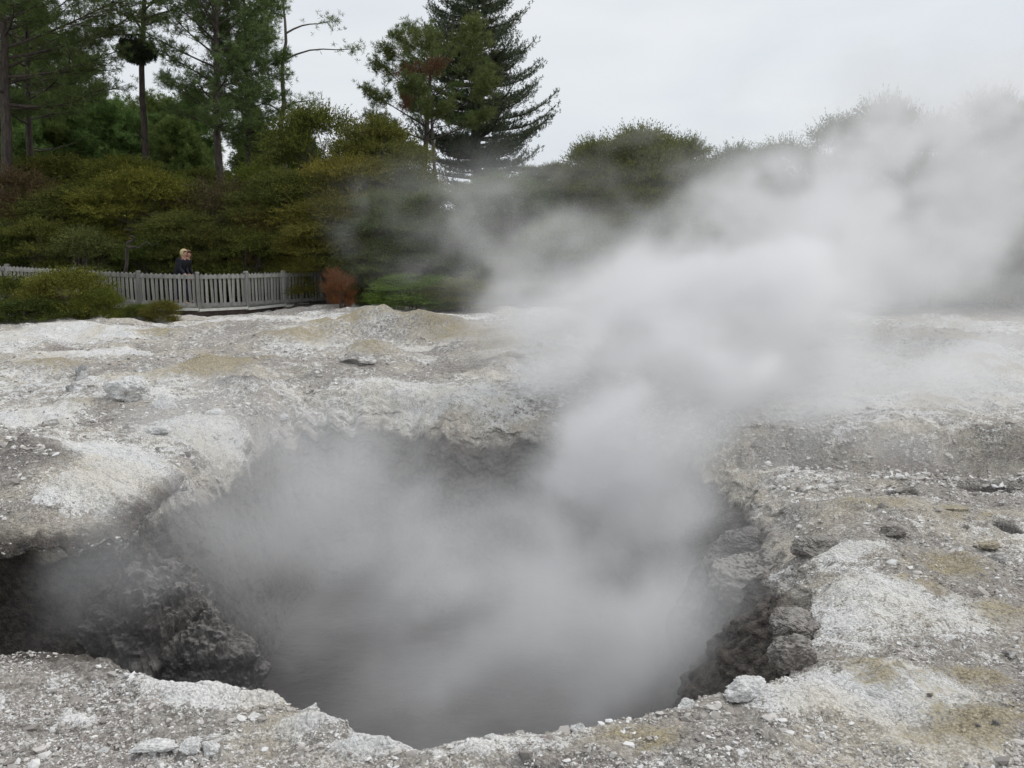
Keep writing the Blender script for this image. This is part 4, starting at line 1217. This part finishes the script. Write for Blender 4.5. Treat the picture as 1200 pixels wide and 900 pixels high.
def conifer(label, px, top, y, seed, half, tr=0.24):
    """regular whorls of long level limbs whose tips turn up, dark short needles"""
    r = np.random.default_rng(seed)
    tp = D(px, top, y); z0 = scene_z(tp[0], y); H = tp[2] - z0; hw = half / F * y
    e = empty('conifer_tree', (tp[0], y, z0 - .1)); tag(e, label, 'tree')
    mb = MB(); t = np.linspace(0, 1, 10)
    mb.tube(np.stack([.05 * np.sin(t * 5), 0 * t, H * t], -1), tr * (1 - t) + .02, 10)
    O, A = [], []
    z = H * 0.13
    while z < H * 0.985:
        g = z / H
        L0 = hw * ((1 - g) / 0.76) ** 0.72 * (0.55 + 0.45 * min(1, max(0, (g - .1) / .25)))
        nb = r.integers(4, 9); a0 = r.random() * 6.28
        for b in range(nb):
            a = a0 + b * 6.283 / nb + r.normal(0, .15)
            L = L0 * r.uniform(.55, 1.12)
            d = np.array([math.cos(a), math.sin(a), 0]); nrm = np.array([-d[1], d[0], 0])
            s = np.linspace(0, 1, 8)
            P_ = np.outer(s * L, d); P_[:, 2] = z + r.normal(0, .22) + L * (.10 * s - .16 * s ** 2 * (1 - s) * 3 + .16 * s ** 3 + (.25 * g) * s)
            mb.tube(P_, .05 * (1 - .8 * s) * (0.6 + L / hw), 5)
            m = int(6 + L * 8.5)
            for q in range(m):
                s0 = .18 + .82 * (q + r.random()) / m
                b0 = np.array([np.interp(s0, s, P_[:, i]) for i in range(3)])
                sg = 1 if q % 2 else -1
                tl = (0.30 + 0.62 * L / 4 * math.sin(min(1, (1.06 - s0) * 1.6) * 1.57)) * r.uniform(.7, 1.2)
                td = unit(d * .7 + nrm * sg * .75 + np.array([0, 0, r.uniform(-.1, .25)]))
                kk = max(2, int(tl / .14))
                for w in range(kk):
                    c = b0 + td * tl * (w + .5) / kk
                    O.append(c + r.normal(0, .03, 3)); A.append(unit(td * .35 + np.array([0, 0, 1.0]) + r.normal(0, .3, 3)))
        z += H * .022 * r.uniform(.4, 1.6)
    mb.build('trunk', M_bark, e, True)
    O = np.array(O); A = np.array(A); nn = 10
    OO = np.repeat(O, nn, 0); AA = np.repeat(A, nn, 0)
    OO = OO + AA * r.random((len(OO), 1)) * .16
    V = kites(OO, unit(AA * .8 + r.standard_normal(OO.shape) * .5), .115 * r.uniform(.7, 1.3, len(OO)), .028, r)
    link('crown', quads_mesh('crown', V, M_fir), e)
    return len(OO)


tot += conifer('tall dark conifer with level whorled limbs, standing right of the padded pine', 556, -95, 46, 301, 100)
# the dense knot on one pine, and the dead patch on another
V0, F0 = ico(3)
kp = D(160, 60, 38) - np.array(kn.location)
O = unit(rng.standard_normal((2600, 3))) * rng.uniform(.55, 1, (2600, 1)) * np.array([.80, .7, .46]); 
O = O * (1 + .6 * fbm(O[:, 0], O[:, 1], O[:, 2], 1.9, 3))[:, None] + kp
V = kites(np.repeat(O, 9, 0), unit(np.repeat(unit(O - kp), 9, 0) * .7 + rng.standard_normal((len(O) * 9, 3)) * .6), .11, .022, rng)
o = link('witches_broom', quads_mesh('witches_broom', V, M_fir), kn); o.color = (.75, .75, .8, 1)
tag(o, 'dense dark knot of short needles round the trunk')
O = []
for c, s in (((500, 80), (.7, .4, .22)), ((478, 84), (.55, .4, .2)), ((512, 72), (.4, .3, .2)), ((475, 118), (.22, .2, .5))):
    O.append(D(*c, 39.2) - np.array(pg.location) + rng.normal(0, .6, (70, 3)) * np.array(s))
O = np.concatenate(O)
V = kites(np.repeat(O, 12, 0), unit(np.array([0, 0, -.4]) + rng.standard_normal((len(O) * 12, 3)) * .6), .19, .018, rng)
o = link('dead_needles', quads_mesh('dead_needles', V, M_pinebrown), pg); tag(o, 'brown dead needle patch')

# younger pines filling in behind
BGP = [(-15, 20, 52, 75, 'fresh green pine filling the far left edge behind the tall trunks'), (40, 5, 56, 62, 'fresh green pine behind the second trunk from the left'),
       (95, 62, 58, 55, 'rounded green pine left of the sky gap by the knotted pine'), (120, 128, 50, 40, 'young bluish green pine low behind the knotted pine, on its left'),
       (70, 100, 50, 55, 'young green pine with full skirts between the left trunks'), (15, 110, 48, 55, 'young dark green pine low at the far left'),
       (192, 122, 54, 42, 'young green pine right of the knotted pine'), (225, 108, 52, 38, 'young pine between the knotted pine and the twin pair'),
       (205, 140, 46, 50, 'young pine with bright tips low beside the twin pair'), (160, 140, 58, 45, 'distant young pine behind the knotted trunk'), (296, 128, 52, 30, 'dark young pine behind the twin pair on the right'), (352, 140, 56, 32, 'young pine peeping over the tall manuka')]
for i, (px, tp_, y, hf, lab) in enumerate(BGP):
    e, n = pine(lab, px, tp_, y, 230 + i, crown_from=0.10, half=hf, dens=1.5, tr=0.13, limbs=56, shape='cone' if i % 3 else 'round', dead_limbs=0, up=0.35, col=(1.15, 1.35, 1.0, 1) if i % 2 else (1.25, 1.25, .9, 1), needle=.26, nw=.026, group='young pines behind'); tot += n
print('pine needles', tot)

# bare dead branch in the scrub
mb = MB()
r0 = np.array([0.0, 0, 0])
p0 = D(150, 292, 28.4)
def br(a, b, w0, w1, n=5, s=1):
    q = np.linspace(0, 1, n)[:, None]; P_ = a + (b - a) * q + np.random.default_rng(s).normal(0, .05, (n, 3)); P_[0] = a
    mb.tube(P_, np.linspace(w0, w1, n), 6)
zb = scene_z(p0[0], 28.4)
a = np.array([p0[0] - .35, 28.4, zb]); b = D(150, 290, 28.3); br(a, b, .06, .05, 5, 1)
br(b, D(158, 279, 28.2), .06, .03, 4, 2); br(D(158, 279, 28.2), D(145, 266, 28.2), .03, .01, 5, 3); br(b, D(185, 284, 28.2), .03, .008, 6, 4); br(b, D(160, 291, 28.1), .05, .02, 3, 5)
o = mb.build('dead_branch', M_bark, None, True); tag(o, 'bare grey dead branch sticking out of the scrub above the fence', 'branch')
mb = MB(); a = D(790, 300, 28.0); a[2] = scene_z(a[0], 28.0); b = D(812, 262, 27.6)
br(a, b, .05, .035, 5, 6); br(b, D(835, 256, 27.4), .035, .02, 5, 7); br(D(835, 256, 27.4), D(850, 262, 27.3), .02, .01, 4, 8)
o = mb.build('bare_branch', M_greybark, None, True); tag(o, 'bare pale branch arching out of steam below the round topped kanuka', 'branch')

# ------------------------------------------------------------------ steam: a density grid filled in numpy, turned into a volume on this one object
# photo pixel, distance ahead, radii (x, y, z) in m, strength, wispiness 0..1
PUFFS = [
    # inside the crater
    (430, 640, 8.4, 2.4, 2.2, 0.9, 0.124, 0.65), (560, 770, 6.4, 1.6, 1.4, 0.8, 0.300, 0.6), (520, 850, 5.0, 1.0, 0.9, 0.7, 0.300, 0.5), (420, 790, 6.0, 1.1, 1.1, 0.7, 0.260, 0.6), (330, 600, 8.6, 1.5, 1.2, 0.6, 0.140, 0.75),
    (130, 690, 6.6, 0.45, 0.6, 0.8, 0.405, 0.5), (700, 620, 8.8, 1.9, 1.8, 1.2, 0.270, 0.7), (750, 750, 6.6, 0.9, 1.0, 0.8, 0.340, 0.5),
    (460, 540, 10.0, 2.4, 1.2, 0.6, 0.125, 0.75), (320, 540, 9.4, 1.3, 0.9, 0.5, 0.135, 0.75), (620, 660, 7.6, 1.4, 1.0, 0.7, 0.140, .75), (260, 600, 8.0, 1.0, .8, .5, 0.112, .7),
    # the main column leaning right and away
    (770, 540, 9.6, 1.6, 1.4, 1.2, 0.70, 0.4), (800, 440, 10.8, 1.7, 1.4, 1.1, 0.95, 0.4), (690, 430, 11.2, 0.9, 1.1, 0.9, 0.45, 0.6),
    (840, 350, 12.5, 2.1, 1.8, 1.1, 0.60, 0.45), (720, 345, 13.0, 1.6, 1.5, 0.9, 0.46, 0.55), (950, 290, 15.0, 2.1, 2.4, 1.2, 0.30, 0.7),
    (880, 460, 10.8, 1.0, 1.0, 1.1, 0.80, 0.4), (950, 225, 16.5, 1.7, 2.2, 1.0, 0.28, 0.65),
    # the broad soft veil in the pit and round the column
    (470, 640, 8.2, 2.6, 4.5, 1.0, 0.055, 0.0), (520, 815, 5.7, 1.6, 2.2, 0.8, 0.13, 0.0), (680, 760, 6.4, 1.2, 2.0, 0.8, 0.08, 0.0), (845, 650, 7.4, 0.9, 1.6, 0.6, 0.13, 0.05), (930, 590, 8.6, 1.0, 1.6, 0.5, 0.10, 0.05),
    (870, 420, 11.8, 2.4, 4.0, 1.5, 0.30, 0.0), (980, 450, 12.5, 2.6, 4.5, 0.9, 0.17, 0.0), (990, 525, 10.2, 1.7, 1.6, 0.45, 0.16, 0.0), (690, 400, 12.5, 1.1, 3.0, 0.9, 0.20, 0.05),
    (1130, 420, 14.0, 3.2, 4.0, 0.8, 0.08, 0.0), (850, 300, 14.0, 2.2, 4.0, 1.0, 0.20, 0.05), (1080, 230, 18.0, 3.8, 5.0, 1.9, 0.10, 0.05), (1000, 320, 17.0, 3.4, 4.5, 1.4, 0.13, 0.05),
    (900, 235, 18.0, 1.9, 4.0, 1.1, 0.12, 0.1), (430, 495, 11.0, 2.2, 1.4, 0.5, 0.10, 0.3),
    # drift over the flat to the right
    (1040, 280, 17.0, 2.5, 3.0, 1.2, 0.15, 0.75), (1130, 200, 18.0, 4.0, 3.0, 1.4, 0.17, 0.6), (1090, 150, 19.0, 2.9, 3.0, 1.1, 0.20, 0.6),
    (980, 430, 13.0, 2.0, 2.5, 0.7, 0.24, 0.55), (1190, 120, 20.0, 3.5, 3.0, 1.4, 0.20, 0.6), (980, 510, 10.4, 1.6, 0.9, 0.5, 0.26, 0.6), (1150, 330, 15.0, 3.0, 2.5, 1.0, 0.06, 0.6),
    (1120, 430, 13.0, 3.0, 2.5, 0.6, 0.11, 0.55),
    # the thinner drift to the back left
    (650, 280, 18.0, 2.0, 2.0, 0.9, 0.19, 0.75), (580, 240, 20.0, 2.0, 2.0, 0.6, 0.075, 0.9), (490, 245, 21.5, 1.6, 1.5, 0.8, 0.026, 0.9), (398, 255, 22.5, 0.25, 1.0, 0.9, 0.06, 0.9),
    (650, 340, 16.0, 1.1, 1.6, 0.7, 0.24, 0.7), (590, 205, 21.0, 1.6, 1.5, 0.6, 0.06, 0.9), (560, 330, 19.0, 1.8, 2, .7, .012, .8), (715, 330, 17.0, 1.6, 2.0, 0.6, 0.13, 0.8),
    (330, 440, 14.0, 1.2, 1.0, 0.35, 0.05, 0.6),
]


def build_steam():
    lo = np.array([-6.2, 4.2, -2.3]); hi = np.array([16.5, 26.0, 7.6])
    step = 0.125
    n = np.floor((hi - lo) / step).astype(int) + 1
    hi = lo + (n - 1) * step
    xs, ys, zs = (np.linspace(lo[i], hi[i], n[i]) for i in range(3))
    Z, Y, X = np.meshgrid(zs, ys, xs, indexing='ij')
    X = X.astype(np.float32); Y = Y.astype(np.float32); Z = Z.astype(np.float32)
    # swirl the puffs about
    wx = X + 0.95 * fbm(X, Y, Z, 0.55, 4, 0.55, 1.0); wy = Y + 0.7 * fbm(X, Y, Z, 0.45, 2, 0.5, 21.0); wz = Z + 0.8 * fbm(X, Y, Z, 0.55, 4, 0.55, 41.0)
    n1 = fbm(wx * 1.0 - wz * 0.45, wy * 0.8, wz * 1.15, 1.05, 5, 0.58, 3.0) * 0.5 + 0.5
    n2 = fbm(wx * 0.7 + wz * 0.5, wy, wz * 1.9 - 0.25 * wx, 0.95, 5, 0.6, 9.0) * 0.5 + 0.5      # long streaks for the thin drift
    dens = np.zeros(X.shape, np.float32)
    for px, py, y, rx, ry, rz, a, wi in PUFFS:
        c = D(px, py, y)
        ry *= 0.55; a *= 1.55
        wi = min(0.95, wi + 0.12)
        i0 = [max(0, int((c[k] - lo[k] - 2.4 * (rx, ry, rz)[k]) / step)) for k in range(3)]
        i1 = [min(n[k], int((c[k] - lo[k] + 2.4 * (rx, ry, rz)[k]) / step) + 2) for k in range(3)]
        sl_ = (slice(i0[2], i1[2]), slice(i0[1], i1[1]), slice(i0[0], i1[0]))
        q = ((wx[sl_] - c[0]) / rx) ** 2 + ((wy[sl_] - c[1]) / ry) ** 2 + ((wz[sl_] - c[2]) / rz) ** 2
        g = np.exp(-q * 1.1)
        w = smooth(0.43, 0.63, n1[sl_] + 0.06 * g) if wi < 0.90 else smooth(0.38, 0.68, n2[sl_])
        if wi < 0.90:                                      # billows with torn edges
            e_ = smooth(0.02, 0.62, g + 2.2 * (n1[sl_] - 0.5) * wi - 0.10)
            dens[sl_] += a * np.sqrt(g) * e_ * (0.45 + 0.95 * w)
        else:
            dens[sl_] += a * g * ((1 - wi) * 0.8 + wi * 2.4 * w)
    # keep it out of the ground away from the crater, fade at the box faces
    edge = np.minimum.reduce([(X - lo[0]) / 0.8, (hi[0] - X) / 2.5, (Y - lo[1]) / 0.6, (hi[1] - Y) / 2.0, (hi[2] - Z) / 1.2])
    dens *= np.clip(edge, 0, 1)
    dens = np.where(dens < 0.003, 0, dens) + 0.002     # the whole box stays one block of voxels; the material takes the floor off
    pos = np.stack([X, Y, Z], -1).reshape(-1, 3)
    N_ = len(pos)
    print('steam voxels', N_, n)
    me = bpy.data.meshes.new('steam')
    me.vertices.add(N_)
    me.vertices.foreach_set('co', pos.astype(np.float32).ravel())
    a = me.attributes.new('vapour', 'FLOAT', 'POINT')
    a.data.foreach_set('value', dens.ravel())
    o = link('steam', me)
    tag(o, 'white steam rising from the crater and drifting to the right', 'steam', None, 'stuff')
    m = bpy.data.materials.new('steam'); m.use_nodes = True
    nt = m.node_tree; nt.nodes.clear()
    out = nt.nodes.new('ShaderNodeOutputMaterial'); pv = nt.nodes.new('ShaderNodeVolumePrincipled')
    pv.inputs['Color'].default_value = (0.985, 0.985, 0.99, 1)
    pv.inputs['Density Attribute'].default_value = ''
    at_ = nt.nodes.new('ShaderNodeAttribute'); at_.attribute_name = 'density'
    nt.links.new(math_(nt, 'MAXIMUM', math_(nt, 'SUBTRACT', at_.outputs['Fac'], 0.0022), 0.0), pv.inputs['Density'])
    pv.inputs['Anisotropy'].default_value = 0.0
    nt.links.new(pv.outputs[0], out.inputs['Volume'])
    me.materials.append(m)
    ng = bpy.data.node_groups.new('steam_volume', 'GeometryNodeTree')
    ng.interface.new_socket('Geometry', in_out='INPUT', socket_type='NodeSocketGeometry')
    ng.interface.new_socket('Geometry', in_out='OUTPUT', socket_type='NodeSocketGeometry')
    g_in = ng.nodes.new('NodeGroupInput'); g_out = ng.nodes.new('NodeGroupOutput')
    vc = ng.nodes.new('GeometryNodeVolumeCube')
    vc.inputs['Min'].default_value = lo; vc.inputs['Max'].default_value = hi
    for k, s in enumerate(('X', 'Y', 'Z')): vc.inputs['Resolution ' + s].default_value = int(n[k])
    ps = ng.nodes.new('GeometryNodeInputPosition')
    def vm(op, a_, b_=None):
        q = ng.nodes.new('ShaderNodeVectorMath'); q.operation = op
        ng.links.new(a_, q.inputs[0])
        if b_ is not None: q.inputs[1].default_value = b_
        return q.outputs['Value' if op == 'DOT_PRODUCT' else 'Vector']
    v = vm('SUBTRACT', ps.outputs[0], tuple(lo))
    v = vm('SCALE', v); v.node.inputs['Scale'].default_value = 1 / step
    v = vm('ADD', v, (0.5, 0.5, 0.5)); v = vm('FLOOR', v)
    idx = vm('DOT_PRODUCT', v, (1.0, float(n[0]), float(n[0] * n[1])))
    si = ng.nodes.new('GeometryNodeSampleIndex'); si.data_type = 'FLOAT'; si.domain = 'POINT'; si.clamp = True
    na = ng.nodes.new('GeometryNodeInputNamedAttribute'); na.data_type = 'FLOAT'; na.inputs['Name'].default_value = 'vapour'
    ng.links.new(g_in.outputs[0], si.inputs['Geometry'])
    ng.links.new(na.outputs['Attribute'], si.inputs['Value'])
    ng.links.new(idx, si.inputs['Index'])
    ng.links.new(si.outputs['Value'], vc.inputs['Density'])
    sm = ng.nodes.new('GeometryNodeSetMaterial'); sm.inputs['Material'].default_value = m
    ng.links.new(vc.outputs['Volume'], sm.inputs['Geometry'])
    ng.links.new(sm.outputs['Geometry'], g_out.inputs[0])
    mod = o.modifiers.new('steam_volume', 'NODES'); mod.node_group = ng
    return o


build_steam()


# ------------------------------------------------------------------ light
world = bpy.data.worlds.new('World'); sc.world = world
world.use_nodes = True
nt = world.node_tree
bg = nt.nodes['Background']
sky = N(nt, 'ShaderNodeTexSky', sky_type='NISHITA', sun_disc=False)
SUN_EL, SUN_AZ = 52, 60
sky.sun_elevation = R_(SUN_EL); sky.sun_rotation = R_(SUN_AZ)
tcw = N(nt, 'ShaderNodeTexCoord').outputs['Generated']
mpw = N(nt, 'ShaderNodeMapping'); mpw.inputs['Scale'].default_value = (1.0, 1.0, 3.2)
nt.links.new(tcw, mpw.inputs['Vector'])
cl = noise(nt, 2.6, 6, 0.5, mpw.outputs[0], 0.4)
cloud = mixc(nt, ramp(nt, cl, 0.3, 0.72), (7.5, 7.95, 8.45), (8.7, 8.95, 9.15))
colr = mixc(nt, 0.94, sky.outputs[0], cloud)
nt.links.new(colr, bg.inputs['Color'])
bg.inputs['Strength'].default_value = 0.099
sl = bpy.data.lights.new('sun', 'SUN'); sl.energy = 1.5; sl.angle = R_(25); sl.color = (1.0, 0.97, 0.93)
so = bpy.data.objects.new('sun', sl); COL.objects.link(so)
az = R_(SUN_AZ); el = R_(SUN_EL)
sdir = Vector((math.sin(az) * math.cos(el), math.cos(az) * math.cos(el), math.sin(el)))
so.rotation_euler = sdir.to_track_quat('Z', 'Y').to_euler()
so.location = sdir * 60

vs = sc.view_settings
vs.view_transform = 'Standard'; vs.look = 'None'; vs.exposure = 0; vs.gamma = 1
cy = sc.cycles
cy.use_denoising = True
try: cy.denoiser = 'OPENIMAGEDENOISE'
except Exception: pass
cy.max_bounces = 7; cy.diffuse_bounces = 3; cy.glossy_bounces = 2; cy.transmission_bounces = 3; cy.transparent_max_bounces = 8
cy.volume_bounces = 5; cy.volume_step_rate = 4; cy.volume_max_steps = 512
cy.use_adaptive_sampling = True; cy.adaptive_threshold = 0.02
cy.caustics_reflective = False; cy.caustics_refractive = False
